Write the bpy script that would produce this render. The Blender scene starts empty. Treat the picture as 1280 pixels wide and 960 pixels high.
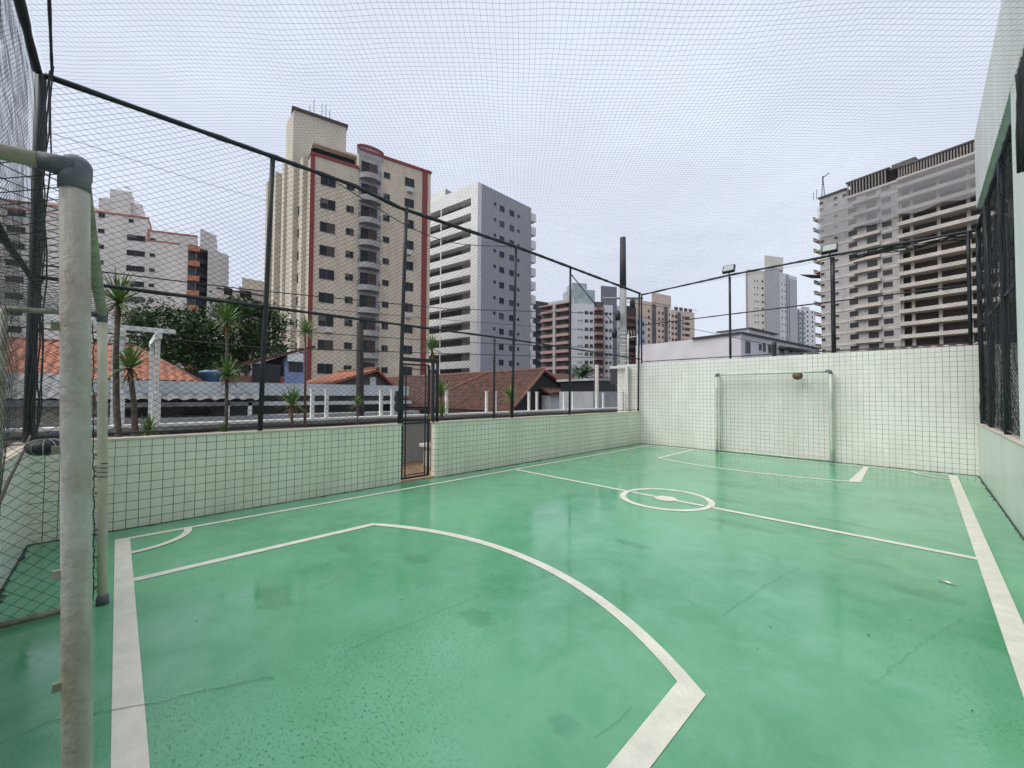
import bpy, math, random
from mathutils import Vector, Matrix
R = math.radians
V = Vector
random.seed(7)
SC = bpy.context.scene
COL = SC.collection

# ------------------------------------------------------------------ camera
FPX, YAW, PIT, ROL, EYE = 502.5, .795, .0264, -.0052, 1.5
cam_d = bpy.data.cameras.new('camera')
cam_d.sensor_width = 36; cam_d.lens = FPX / 1280 * 36
cam_d.clip_start = .05; cam_d.clip_end = 3000
cam = bpy.data.objects.new('camera', cam_d); COL.objects.link(cam)
cam.location = (0, 0, EYE)
cam.rotation_euler = (Matrix.Rotation(YAW, 3, 'Z') @ Matrix.Rotation(math.pi / 2 + PIT, 3, 'X') @ Matrix.Rotation(-ROL, 3, 'Z')).to_euler()
SC.camera = cam

# ------------------------------------------------------------------ world, sun, exposure
SUN_EL, SUN_AZ = 52, 200          # sun high behind thin cloud, behind the viewer's left shoulder
w = bpy.data.worlds.new('World'); SC.world = w; w.use_nodes = True
nt = w.node_tree; nt.nodes.clear()
def N(t, **k):
    n = nt.nodes.new(t)
    for a, b in k.items(): setattr(n, a, b)
    return n
out = N('ShaderNodeOutputWorld'); bg = N('ShaderNodeBackground'); nt.links.new(bg.outputs[0], out.inputs[0])
bg.inputs['Strength'].default_value = .1
sky = N('ShaderNodeTexSky', sky_type='NISHITA'); sky.sun_disc = False
sky.sun_elevation = R(SUN_EL); sky.sun_rotation = R(SUN_AZ); sky.dust_density = 3; sky.air_density = 1
tc = N('ShaderNodeTexCoord')
mp = N('ShaderNodeMapping'); mp.inputs['Scale'].default_value = (1, 1, 2.2)
nt.links.new(tc.outputs['Generated'], mp.inputs[0])
no = N('ShaderNodeTexNoise'); no.inputs['Scale'].default_value = 1.6; no.inputs['Detail'].default_value = 5; no.inputs['Roughness'].default_value = .5
nt.links.new(mp.outputs[0], no.inputs['Vector'])
cr = N('ShaderNodeValToRGB')
cr.color_ramp.elements[0].position = .28; cr.color_ramp.elements[0].color = (3.95, 4.25, 5.15, 1)
cr.color_ramp.elements[1].position = .70; cr.color_ramp.elements[1].color = (5.0, 5.38, 6.1, 1)
nt.links.new(no.outputs['Fac'], cr.inputs[0])
mx = N('ShaderNodeMix', data_type='RGBA'); mx.inputs[0].default_value = .93
nt.links.new(sky.outputs[0], mx.inputs[6]); nt.links.new(cr.outputs[0], mx.inputs[7])
nt.links.new(mx.outputs[2], bg.inputs[0])
sd = bpy.data.lights.new('sun', 'SUN'); sd.energy = 1.5; sd.angle = R(50); sd.color = (1, .96, .9)
sun = bpy.data.objects.new('sun', sd); COL.objects.link(sun)
az = R(SUN_AZ)
sun_dir = V((math.sin(az) * math.cos(R(SUN_EL)), math.cos(az) * math.cos(R(SUN_EL)), math.sin(R(SUN_EL))))
sun.rotation_euler = sun_dir.to_track_quat('Z', 'Y').to_euler()
sun.location = (0, -5, 30)
SC.view_settings.view_transform = 'Standard'; SC.view_settings.look = 'None'
SC.view_settings.exposure = .85; SC.view_settings.gamma = 1
SC.render.engine = 'CYCLES'
SC.cycles.max_bounces = 6; SC.cycles.transparent_max_bounces = 12

# ------------------------------------------------------------------ helpers: measuring
def ray(px, py):
    a = (px - 640) / FPX; b = (480 - py) / FPX
    c, s = math.cos(ROL), math.sin(ROL)
    u = a * c + b * s; v = -a * s + b * c
    D = math.cos(PIT) - v * math.sin(PIT); z = math.sin(PIT) + v * math.cos(PIT)
    cy, sy = math.cos(YAW), math.sin(YAW)
    return V((u * cy - D * sy, u * sy + D * cy, z))
O = V((0, 0, EYE))
def atZ(px, py, z=0.): r = ray(px, py); return O + r * ((z - EYE) / r.z)
def atX(px, py, x): r = ray(px, py); return O + r * (x / r.x)
def atY(px, py, y): r = ray(px, py); return O + r * (y / r.y)
def atD(px, py, d):                       # d metres along the viewing axis
    return O + ray(px, py) * d

# ------------------------------------------------------------------ helpers: materials
MATS = {}
def mat(name, col, rough=.6, metal=0., var=.0, vscale=3., bump=0., bscale=20., spec=.5, col2=None, streak=0., coat=0.):
    if name in MATS: return MATS[name]
    m = bpy.data.materials.new(name); m.use_nodes = True; t = m.node_tree
    b = t.nodes['Principled BSDF']
    b.inputs['Base Color'].default_value = (*col, 1); b.inputs['Roughness'].default_value = rough
    b.inputs['Metallic'].default_value = metal; b.inputs['Specular IOR Level'].default_value = spec
    if coat: b.inputs['Coat Weight'].default_value = coat
    if var or col2:
        g = t.nodes.new('ShaderNodeNewGeometry'); mpn = t.nodes.new('ShaderNodeMapping')
        t.links.new(g.outputs['Position'], mpn.inputs[0])
        if streak: mpn.inputs['Scale'].default_value = (1, 1, streak)
        n = t.nodes.new('ShaderNodeTexNoise'); n.inputs['Scale'].default_value = vscale; n.inputs['Detail'].default_value = 6
        n.inputs['Roughness'].default_value = .62
        t.links.new(mpn.outputs[0], n.inputs['Vector'])
        r = t.nodes.new('ShaderNodeValToRGB')
        a = tuple(max(0, c * (1 - var)) for c in col); c2 = col2 or tuple(min(1, c * (1 + var)) for c in col)
        if col2: a = col
        r.color_ramp.elements[0].position = .35; r.color_ramp.elements[0].color = (*a, 1)
        r.color_ramp.elements[1].position = .66; r.color_ramp.elements[1].color = (*c2, 1)
        t.links.new(n.outputs['Fac'], r.inputs[0]); t.links.new(r.outputs[0], b.inputs['Base Color'])
    if bump:
        g2 = t.nodes.new('ShaderNodeNewGeometry')
        n2 = t.nodes.new('ShaderNodeTexNoise'); n2.inputs['Scale'].default_value = bscale; n2.inputs['Detail'].default_value = 4
        t.links.new(g2.outputs['Position'], n2.inputs['Vector'])
        bp = t.nodes.new('ShaderNodeBump'); bp.inputs['Strength'].default_value = bump; bp.inputs['Distance'].default_value = .02
        t.links.new(n2.outputs['Fac'], bp.inputs['Height']); t.links.new(bp.outputs[0], b.inputs['Normal'])
    MATS[name] = m
    return m

def brickmat(name, axis, bw, rh, c1, c2, mortar, ms, rough=.4, offset=0., grime=None, mvar=.0, bump=.3, grime_amt=.8):
    """tiles or bricks laid in world metres; axis is the horizontal world axis ('x' or 'y' or 'a')"""
    m = bpy.data.materials.new(name); m.use_nodes = True; t = m.node_tree; L = t.links.new
    b = t.nodes['Principled BSDF']; b.inputs['Roughness'].default_value = rough
    g = t.nodes.new('ShaderNodeNewGeometry'); s = t.nodes.new('ShaderNodeSeparateXYZ'); L(g.outputs['Position'], s.inputs[0])
    c = t.nodes.new('ShaderNodeCombineXYZ')
    if axis == 'a':
        ad = t.nodes.new('ShaderNodeMath'); ad.operation = 'SUBTRACT'
        L(s.outputs['Y'], ad.inputs[0]); L(s.outputs['X'], ad.inputs[1]); L(ad.outputs[0], c.inputs[0])
    else: L(s.outputs['X' if axis == 'x' else 'Y'], c.inputs[0])
    L(s.outputs['Z'], c.inputs[1])
    # the tiler's hand was not perfect: joints wander by a few millimetres
    nw = t.nodes.new('ShaderNodeTexNoise'); nw.inputs['Scale'].default_value = 2.5; L(c.outputs[0], nw.inputs['Vector'])
    vm = t.nodes.new('ShaderNodeVectorMath'); vm.operation = 'MULTIPLY_ADD'
    L(nw.outputs['Color'], vm.inputs[0]); vm.inputs[1].default_value = (.02 * min(1, bw * 4), .02 * min(1, bw * 4), 0); L(c.outputs[0], vm.inputs[2])
    br = t.nodes.new('ShaderNodeTexBrick'); br.offset = offset; br.squash = 1
    br.inputs['Scale'].default_value = 1; br.inputs['Brick Width'].default_value = bw; br.inputs['Row Height'].default_value = rh
    br.inputs['Mortar Size'].default_value = ms; br.inputs['Mortar Smooth'].default_value = .1; br.inputs['Bias'].default_value = 0
    br.inputs['Color1'].default_value = (*c1, 1); br.inputs['Color2'].default_value = (*c2, 1); br.inputs['Mortar'].default_value = (*mortar, 1)
    L(vm.outputs[0], br.inputs['Vector'])
    last = br.outputs['Color']
    if mvar:   # some joints are clogged with pale dirt, others stand black
        n = t.nodes.new('ShaderNodeTexNoise'); n.inputs['Scale'].default_value = 3.2; n.inputs['Detail'].default_value = 6; L(c.outputs[0], n.inputs['Vector'])
        r = t.nodes.new('ShaderNodeValToRGB')
        r.color_ramp.elements[0].position = .42; r.color_ramp.elements[0].color = (*mortar, 1)
        r.color_ramp.elements[1].position = .62; r.color_ramp.elements[1].color = tuple(mortar[i] * (1 - mvar) + c1[i] * mvar for i in range(3)) + (1,)
        L(n.outputs['Fac'], r.inputs[0]); L(r.outputs[0], br.inputs['Mortar'])
    if grime:
        n = t.nodes.new('ShaderNodeTexNoise'); n.inputs['Scale'].default_value = 1.6; n.inputs['Detail'].default_value = 8; n.inputs['Roughness'].default_value = .65
        gm_ = t.nodes.new('ShaderNodeMapping'); gm_.inputs['Scale'].default_value = (1, 1, .3); L(g.outputs['Position'], gm_.inputs[0]); L(gm_.outputs[0], n.inputs['Vector'])
        r = t.nodes.new('ShaderNodeValToRGB'); r.color_ramp.elements[0].position = .45; r.color_ramp.elements[0].color = (0, 0, 0, 1)
        r.color_ramp.elements[1].position = .75; r.color_ramp.elements[1].color = (grime_amt,) * 3 + (1,)
        L(n.outputs['Fac'], r.inputs[0])
        mxx = t.nodes.new('ShaderNodeMix'); mxx.data_type = 'RGBA'; L(r.outputs[0], mxx.inputs[0]); L(last, mxx.inputs[6]); mxx.inputs[7].default_value = (*grime, 1)
        last = mxx.outputs[2]
    L(last, b.inputs['Base Color'])
    bp = t.nodes.new('ShaderNodeBump'); bp.inputs['Strength'].default_value = bump; bp.inputs['Distance'].default_value = .004; bp.invert = True
    L(br.outputs['Fac'], bp.inputs['Height']); L(bp.outputs[0], b.inputs['Normal'])
    MATS[name] = m
    return m

# ------------------------------------------------------------------ helpers: meshes and the object tree
class MB:
    def __init__(s): s.v = []; s.f = []; s.mi = []; s.mats = []; s.cur = 0; s.sm = []
    def use(s, m):
        if m not in s.mats: s.mats.append(m)
        s.cur = s.mats.index(m); return s
    def add(s, vs, fs, smooth=False):
        o = len(s.v); s.v += [tuple(x) for x in vs]
        for f in fs: s.f.append(tuple(i + o for i in f)); s.mi.append(s.cur); s.sm.append(smooth)
        return s
    def box(s, a, b):
        (x0, y0, z0), (x1, y1, z1) = a, b
        x0, x1 = min(x0, x1), max(x0, x1); y0, y1 = min(y0, y1), max(y0, y1); z0, z1 = min(z0, z1), max(z0, z1)
        return s.add([(x0, y0, z0), (x1, y0, z0), (x1, y1, z0), (x0, y1, z0), (x0, y0, z1), (x1, y0, z1), (x1, y1, z1), (x0, y1, z1)],
              [(0, 3, 2, 1), (4, 5, 6, 7), (0, 1, 5, 4), (1, 2, 6, 5), (2, 3, 7, 6), (3, 0, 4, 7)])
    def obox(s, o, ex, ey, ez):           # origin corner and three edge vectors
        o, ex, ey, ez = V(o), V(ex), V(ey), V(ez)
        if ex.cross(ey).dot(ez) < 0: ex, ey = ey, ex
        p = [o, o + ex, o + ex + ey, o + ey]; p += [q + ez for q in p]
        return s.add(p, [(0, 3, 2, 1), (4, 5, 6, 7), (0, 1, 5, 4), (1, 2, 6, 5), (2, 3, 7, 6), (3, 0, 4, 7)])
    def prism(s, poly, z0, z1):           # poly: list of xy
        n = len(poly)
        ar = sum(poly[i][0] * poly[(i + 1) % n][1] - poly[(i + 1) % n][0] * poly[i][1] for i in range(n))
        if ar < 0: poly = poly[::-1]
        vs = [(p[0], p[1], z0) for p in poly] + [(p[0], p[1], z1) for p in poly]
        return s.add(vs, [tuple(range(n - 1, -1, -1)), tuple(range(n, 2 * n))] + [(i, (i + 1) % n, n + (i + 1) % n, n + i) for i in range(n)])
    def tube(s, pts, r, n=8, caps=True, smooth=True):
        pts = [V(p) for p in pts]; k = len(pts); vs = []
        rr = r if isinstance(r, (list, tuple)) else [r] * k
        ref = None
        for i in range(k):
            d = (pts[min(i + 1, k - 1)] - pts[max(i - 1, 0)])
            if d.length < 1e-9: d = V((0, 0, 1))
            d.normalize()
            if ref is None: ref = V((0, 0, 1)) if abs(d.z) < .9 else V((1, 0, 0))
            a = d.cross(ref).normalized(); b = a.cross(d); ref = b
            for j in range(n):
                t = 2 * math.pi * j / n
                vs.append(pts[i] + (a * math.cos(t) - b * math.sin(t)) * -rr[i])
        fs = []
        for i in range(k - 1):
            for j in range(n):
                fs.append((i * n + j, i * n + (j + 1) % n, (i + 1) * n + (j + 1) % n, (i + 1) * n + j))
        if caps: fs += [tuple(range(n - 1, -1, -1)), tuple(range((k - 1) * n, k * n))]
        return s.add(vs, fs, smooth and n > 4)
    def lathe(s, c, prof, n=16, cap=True):
        vs = []; c = V(c)
        for r, z in prof:
            for j in range(n):
                t = 2 * math.pi * j / n; vs.append(c + V((r * math.cos(t), r * math.sin(t), z)))
        k = len(prof); fs = [(i * n + j, i * n + (j + 1) % n, (i + 1) * n + (j + 1) % n, (i + 1) * n + j) for i in range(k - 1) for j in range(n)]
        if cap: fs += [tuple(range(n - 1, -1, -1)), tuple(range((k - 1) * n, k * n))]
        return s.add(vs, fs, True)
    def mesh(s, name):
        me = bpy.data.meshes.new(name); me.from_pydata(s.v, [], s.f)
        for m in s.mats: me.materials.append(m)
        me.polygons.foreach_set('material_index', s.mi); me.polygons.foreach_set('use_smooth', s.sm)
        me.update(); return me
    def build(s, name, m=None, parent=None, bevel=0.):
        if m is not None and not s.mats: s.mats = [m]
        o = bpy.data.objects.new(name, s.mesh(name)); COL.objects.link(o)
        if parent is not None:
            o.parent = parent; o.matrix_parent_inverse = Matrix.Translation(-parent.location)
        if bevel:
            bm = o.modifiers.new('bevel', 'BEVEL'); bm.width = bevel; bm.segments = 2; bm.limit_method = 'ANGLE'; bm.angle_limit = R(40)
        return o
def tag(o, label=None, cat=None, group=None, kind=None):
    if label: o['label'] = label
    if cat: o['category'] = cat
    if group: o['group'] = group
    if kind: o['kind'] = kind
    return o
def thing(name, loc, label, cat, group=None):
    o = bpy.data.objects.new(name, None); o.empty_display_size = .2; COL.objects.link(o); o.location = loc
    return tag(o, label, cat, group)
def child(name, mesh, parent, mw):        # place shared mesh data in world space under a parent that is only translated
    o = bpy.data.objects.new(name, mesh); COL.objects.link(o); o.parent = parent
    o.matrix_parent_inverse = Matrix.Translation(-parent.location); o.matrix_basis = mw
    return o
def copy_tree(o, parent=None):
    c = o.copy(); COL.objects.link(c)
    if parent is not None: c.parent = parent; c.matrix_parent_inverse = o.matrix_parent_inverse.copy()
    for ch in [x for x in bpy.data.objects if x.parent == o]: copy_tree(ch, c)
    return c

# ------------------------------------------------------------------ materials
GREEN = (.092, .31, .185)
black = mat('black_paint', (.012, .016, .02), .5, var=.3, vscale=8)
netblack = mat('net_twine', (.014, .018, .02), .8)
netceil = mat('ceiling_twine', (.05, .06, .075), .8)
goalnet = mat('goal_twine', (.03, .05, .04), .8)
whitep = mat('white_paint', (.72, .74, .72), .5, var=.08, vscale=6)
cream = mat('cream_plaster', (.60, .50, .37), .8, var=.08, vscale=.6)

# ================================================================== THE COURT
XL, XR, YN, YF = -6.17, .74, -.60, 11.75
HW, HF, HR = 1.0, 2.5, 4.73           # low wall, far wall, top rail

def floor_mat():
    m = bpy.data.materials.new('painted_floor'); m.use_nodes = True; t = m.node_tree; L = t.links.new
    b = t.nodes['Principled BSDF']
    g = t.nodes.new('ShaderNodeNewGeometry')
    def noise(sc, det=5, ro=.6, dist=0, vec=None):
        n = t.nodes.new('ShaderNodeTexNoise'); n.inputs['Scale'].default_value = sc; n.inputs['Detail'].default_value = det
        n.inputs['Roughness'].default_value = ro; n.inputs['Distortion'].default_value = dist
        L(vec or g.outputs['Position'], n.inputs['Vector']); return n.outputs['Fac']
    def ramp(i, p0, c0, p1, c1):
        r = t.nodes.new('ShaderNodeValToRGB'); e = r.color_ramp.elements
        e[0].position = p0; e[0].color = (*c0, 1) if isinstance(c0, tuple) else (c0,) * 3 + (1,)
        e[1].position = p1; e[1].color = (*c1, 1) if isinstance(c1, tuple) else (c1,) * 3 + (1,)
        L(i, r.inputs[0]); return r.outputs[0]
    def math_(op, a, bb):
        n = t.nodes.new('ShaderNodeMath'); n.operation = op
        for i, q in enumerate((a, bb)):
            if isinstance(q, (int, float)): n.inputs[i].default_value = q
            else: L(q, n.inputs[i])
        return n.outputs[0]
    def mix(f, a, bb):
        n = t.nodes.new('ShaderNodeMix'); n.data_type = 'RGBA'
        for i, q in ((0, f), (6, a), (7, bb)):
            if isinstance(q, tuple): n.inputs[i].default_value = (*q, 1)
            elif isinstance(q, float): n.inputs[i].default_value = q
            else: L(q, n.inputs[i])
        return n.outputs[2]
    big = noise(.55, 4, .5); mid = noise(3.2, 7, .68, .4); fine = noise(46, 3, .6)
    base = mix(ramp(big, .35, 0., .65, 1.), (.078, .295, .144), (.138, .415, .224))
    base = mix(ramp(mid, .38, 0., .72, .55), base, (.20, .47, .31))
    base = mix(ramp(fine, .6, 0., .75, .35), base, (.045, .18, .11))
    # rough, pitted patches where the film has worn: slanting specks
    mp = t.nodes.new('ShaderNodeMapping'); mp.inputs['Rotation'].default_value = (0, 0, R(18)); mp.inputs['Scale'].default_value = (34, 62, 1)
    L(g.outputs['Position'], mp.inputs[0])
    speck = noise(1.5, 2, .5, 0, mp.outputs[0])
    zone = ramp(noise(.42, 3, .5, .3), .50, 0., .64, .8)
    zwob = noise(1.3, 4, .6)
    for (px, py, rx, ry) in [(560, 730, 1.0, .55), (1130, 735, 1.3, .9), (1230, 820, .9, .5), (470, 880, .5, .3), (820, 720, .9, .3)]:
        p = atZ(px, py); s1 = t.nodes.new('ShaderNodeVectorMath'); s1.operation = 'SUBTRACT'; L(g.outputs['Position'], s1.inputs[0]); s1.inputs[1].default_value = (p.x, p.y, 0)
        s2 = t.nodes.new('ShaderNodeMapping'); s2.inputs['Rotation'].default_value = (0, 0, R(40)); s2.inputs['Scale'].default_value = (1 / rx, 1 / ry, 1); L(s1.outputs[0], s2.inputs[0])
        s3 = t.nodes.new('ShaderNodeVectorMath'); s3.operation = 'LENGTH'; L(s2.outputs[0], s3.inputs[0])
        q = math_('MAXIMUM', math_('MINIMUM', math_('SUBTRACT', 1.7, math_('ADD', s3.outputs['Value'], math_('MULTIPLY', zwob, 1.4))), 1.), 0.)
        zone = math_('MAXIMUM', zone, q)
    pit = math_('MULTIPLY', ramp(speck, .57, 0., .66, 1.), zone)
    base = mix(math_('MULTIPLY', pit, .85), base, (.028, .125, .07))
    # damp, dark spots
    spots = None; spotn = noise(7, 5, .65)
    for (px, py, rx, ry) in [(594, 771, .10, .07), (345, 747, .16, .09), (432, 685, .13, .07), (905, 605, .30, .13), (905, 625, .22, .08), (1160, 743, .16, .07),
                             (1070, 700, .14, .08), (790, 680, .14, .05), (925, 656, .28, .07), (1060, 655, .2, .07), (705, 905, .07, .05), (520, 700, .1, .06)]:
        p = atZ(px, py)
        s1 = t.nodes.new('ShaderNodeVectorMath'); s1.operation = 'SUBTRACT'; L(g.outputs['Position'], s1.inputs[0]); s1.inputs[1].default_value = (p.x, p.y, 0)
        s2 = t.nodes.new('ShaderNodeMapping'); s2.inputs['Rotation'].default_value = (0, 0, R(-45)); s2.inputs['Scale'].default_value = (1 / rx, 1 / ry, 1); L(s1.outputs[0], s2.inputs[0])
        s3 = t.nodes.new('ShaderNodeVectorMath'); s3.operation = 'LENGTH'; L(s2.outputs[0], s3.inputs[0])
        d = math_('ADD', math_('ADD', math_('MULTIPLY', s3.outputs['Value'], .7), math_('MULTIPLY', mid, 1.3)), math_('MULTIPLY', math_('SUBTRACT', spotn, .5), 2.2))
        v = ramp(d, 1.35, 1., 1.75, 0.) if False else math_('SUBTRACT', 1.75, d)
        v = math_('MULTIPLY', math_('MAXIMUM', math_('MINIMUM', math_('MULTIPLY', v, 2.2), 1.), 0.), .8)
        spots = v if spots is None else math_('MAXIMUM', spots, v)
    base = mix(math_('MULTIPLY', spots, .42), base, (.055, .19, .11))
    # dirt and painted contact shadow at the wall feet are separate strips
    L(base, b.inputs['Base Color'])
    wet = ramp(noise(.8, 5, .6, .5), .42, .06, .62, .24)
    rough = math_('ADD', wet, math_('MULTIPLY', pit, .22))
    rough = math_('SUBTRACT', rough, math_('MULTIPLY', spots, .05))
    rough = math_('MAXIMUM', rough, .05)
    L(rough, b.inputs['Roughness']); b.inputs['Specular IOR Level'].default_value = .5
    bp = t.nodes.new('ShaderNodeBump'); bp.inputs['Distance'].default_value = .003; bp.inputs['Strength'].default_value = .22
    h = math_('SUBTRACT', math_('MULTIPLY', noise(9, 6, .65), .55), math_('MULTIPLY', pit, .35))
    L(h, bp.inputs['Height']); L(bp.outputs[0], b.inputs['Normal'])
    return m
fm = floor_mat()
floor = MB().box((XL - .14, YN - .14, -.25), (XR + .05, YF + .1, 0)).build('court_floor', fm)
tag(floor, kind='structure')

linem = mat('line_paint', (.72, .70, .60), .4, var=.10, vscale=7, bump=.25, bscale=40)
def ribbon(name, pts, wd, closed=False, z=.004, m=None):
    mb = MB(); n = len(pts); L_, R_ = [], []
    for i in range(n):
        if closed: a, c = V(pts[i - 1]), V(pts[(i + 1) % n])
        else: a, c = V(pts[max(i - 1, 0)]), V(pts[min(i + 1, n - 1)])
        d = (c - a).normalized(); k = 1.
        if 0 < i < n - 1 or closed:
            d1 = (V(pts[i]) - a).normalized(); k = 1 / max(.5, d.dot(d1))
        q = V((-d.y, d.x)) * wd / 2 * k; p = V(pts[i]); L_.append((p.x + q.x, p.y + q.y, z)); R_.append((p.x - q.x, p.y - q.y, z))
    vs = L_ + R_; fs = [(i, n + i, n + (i + 1) % n, (i + 1) % n) for i in range(n if closed else n - 1)]
    mb.add(vs, fs)
    return mb.build(name, m or linem, floor)
XA, XB, YG, YT = -5.70, .39, .07, 11.38
ribbon('goal_line', [(XA, YG), (XB + .055, YG)], .112)
ribbon('goal_line', [(XA, YT), (XB + .055, YT)], .08)
ribbon('side_line', [(XA - .035, YG - .055), (XA - .035, YT + .04)], .07)
ribbon('side_line', [(XB, YG + .056), (XB, YT - .04)], .115)
ribbon('halfway_line', [(XA, 5.72), (-3.27, 5.72)], .075)
ribbon('halfway_line', [(-3.16, 5.72), (-2.78, 5.72)], .075)
ribbon('halfway_line', [(-2.48, 5.72), (-2.10, 5.72)], .075)
ribbon('halfway_line', [(-2.0, 5.72), (XB - .057, 5.72)], .085)
ccx, ccy = -2.63, 5.72
ribbon('centre_circle', [(ccx + .60 * math.cos(a * math.pi / 32), ccy + .60 * math.sin(a * math.pi / 32)) for a in range(64)], .085, True)
sp = MB(); sp.add([(ccx + .15 * math.cos(a * math.pi / 14), ccy + .15 * math.sin(a * math.pi / 14), .005) for a in range(28)], [tuple(range(28))])
sp.build('centre_spot', linem, floor)
def area(y0, s, yb):
    # straight sides, then a bulging front edge between two corners
    xl, xr = -4.44, -.85; c = (xl + xr) / 2; hw_ = (xr - xl) / 2; sag = .58 if s > 0 else .38
    rr = (hw_ ** 2 + sag ** 2) / (2 * sag); a0 = math.asin(hw_ / rr)
    arc = [(c + rr * math.sin(-a0 + 2 * a0 * i / 28), yb + s * (rr * math.cos(-a0 + 2 * a0 * i / 28) - (rr - sag))) for i in range(29)]
    return [(xl, y0)] + arc + [(xr, y0)]
ribbon('penalty_area_line', area(YG + .056, 1, 2.13), .085)
ribbon('penalty_area_line', area(YT - .04, -1, 9.28), .08)
def corner(cx, cy, sx, sy):
    ribbon('corner_arc', [(cx + sx * .5 * math.cos(a * math.pi / 16), cy + sy * .5 * math.sin(a * math.pi / 16)) for a in range(9)], .07, z=.0058)
corner(XA, YG + .02, 1, 1); corner(XA, YT, 1, -1); corner(XB - .02, YT, -1, -1)
crackm = mat('crack_dirt', (.018, .06, .035), .8)
def crack(pts, wd=.004, jit=.02):
    P = [atZ(*p) for p in pts]; o = []
    for i in range(len(P) - 1):
        k = max(3, int((P[i + 1] - P[i]).length / .05))
        for j in range(k):
            q = P[i].lerp(P[i + 1], j / k); o.append((q.x + random.uniform(-jit, jit) * .5, q.y + random.uniform(-jit, jit) * .5))
    ribbon('crack', o, wd, z=.0065, m=crackm)
crack([(0, 931), (60, 905), (145, 889), (230, 871), (335, 848), (345, 850)], .003)
crack([(430, 815), (500, 785), (600, 745), (700, 715)], .0014)
crack([(740, 925), (800, 880)], .0013)
crack([(905, 770), (960, 730), (1010, 705)], .0015)
crack([(1090, 855), (1160, 800), (1210, 770)], .001)
# little flecks of dry leaf and grit lying on the floor
fl = MB().use(mat('litter', (.03, .05, .03), .8)).use(mat('litter_pale', (.5, .5, .45), .7))
for i in range(90):
    x, y = random.uniform(-5.3, .3), random.uniform(.2, 11.2)
    fl.use(MATS['litter'] if random.random() < .85 else MATS['litter_pale'])
    a = random.uniform(0, 6.3); l = random.uniform(.004, .013); ww = l * random.uniform(.3, .7)
    e = V((math.cos(a) * l, math.sin(a) * l, 0)); f_ = V((-math.sin(a) * ww, math.cos(a) * ww, 0))
    fl.obox(V((x, y, .007)), e, f_, V((0, 0, .002)))
tag(fl.build('litter_flecks'), 'scattered dark leaf and grit flecks lying on the green floor', 'litter', kind='stuff')
lp = atZ(1184, 730)
lf = MB().use(mat('bottle_cap_metal', (.6, .62, .6), .3, metal=.6))
lf.tube([lp + V((-.05, .03, .008)), lp + V((0, .005, .014)), lp + V((.05, -.01, .008))], [.004, .012, .004], 6)
tag(lf.build('wrapper'), 'small pale crumpled wrapper on the green floor by the right side line', 'litter')

# grime and painted contact shadow in the angle between floor and walls
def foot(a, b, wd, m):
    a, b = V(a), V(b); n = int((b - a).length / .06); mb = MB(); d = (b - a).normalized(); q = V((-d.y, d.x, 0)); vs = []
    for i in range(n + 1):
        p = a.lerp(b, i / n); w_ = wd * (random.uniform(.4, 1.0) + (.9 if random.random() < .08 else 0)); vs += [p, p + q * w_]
    mb.add(vs, [(2 * i, 2 * i + 2, 2 * i + 3, 2 * i + 1) for i in range(n)]); return mb.build('grime', m, floor)  # one dark strip holds both the dirt and the painted contact shadow
grime_shade = mat('foot_grime_shade', (.014, .03, .02), .7, col2=(.04, .09, .06), vscale=6)
foot((XL, YF, .003), (XL, 4.12, .003), .07, grime_shade); foot((XL, 3.44, .003), (XL, YN, .003), .05, grime_shade)
foot((XR, YF, .0035), (XL + .05, YF, .0035), .10, grime_shade); foot((XR, YN, .003), (XR, YF - .07, .003), .028, grime_shade)
foot((XL + .04, YN, .0035), (XR - .04, YN, .0035), .03, grime_shade)

# ------------------------------------------------------------------ tiled walls
T1, T2, GR = (.77, .78, .64), (.82, .82, .68), (.035, .05, .04)
tileY = brickmat('wall_tiles_side', 'y', .1, .1, T1, T2, GR, .0032, .28, mvar=.2, grime=(.54, .54, .42))
tileX = brickmat('wall_tiles_end', 'x', .1, .1, (.79, .79, .73), (.83, .83, .77), (.05, .065, .05), .0030, .28, mvar=.35, grime=(.60, .60, .53))
plainw = brickmat('wall_paint_right', 'y', .1, .1, (.70, .74, .66), (.72, .76, .68), (.64, .68, .60), .0016, .3, grime=(.48, .55, .46), bump=.4)
coping_m = mat('coping_stone', (.60, .52, .43), .7, var=.16, vscale=5, bump=.3, bscale=15)
def wall(name, a, b, m, label, ledge=None):
    t = thing(name, ((a[0] + b[0]) / 2, (a[1] + b[1]) / 2, 0), label, 'wall')
    MB().box(a, b).build('wall_face', m, t)
    if ledge:
        MB().box(*ledge).build('coping', coping_m, t, bevel=.006)
    return t
TH = .13
wall('tiled_wall', (XL - TH, YN, -.02), (XL, 3.44, HW - .028), tileY, 'low green tiled side wall left of the gate, with a stone coping', ((XL - TH - .02, YN - .13, HW - .028), (XL + .012, 3.455, HW)))
wall('tiled_wall', (XL - TH, 4.12, -.02), (XL, YF, HW - .028), tileY, 'low green tiled side wall right of the gate, with a stone coping', ((XL - TH - .02, 4.10, HW - .028), (XL + .012, YF, HW)))
wall('tiled_wall', (-7.02, YF, -3), (XR + 1.2, YF + .15, HF), tileX, 'tall pale green tiled end wall behind the far goal')
wall('tiled_wall', (XL - TH, YN - .13, -.02), (XR, YN, .95), tileX, 'low green tiled end wall behind the near goal', ((XL + .012, YN - .15, .95), (XR, YN + .01, .978)))
wall('right_wall', (XR, YN - .13, -.02), (XR + .30, YF, HW - .03), plainw, 'low pale green wall along the right edge of the court', ((XR - .008, YN - .13, HW - .03), (XR + .30, YF, HW)))
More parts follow.
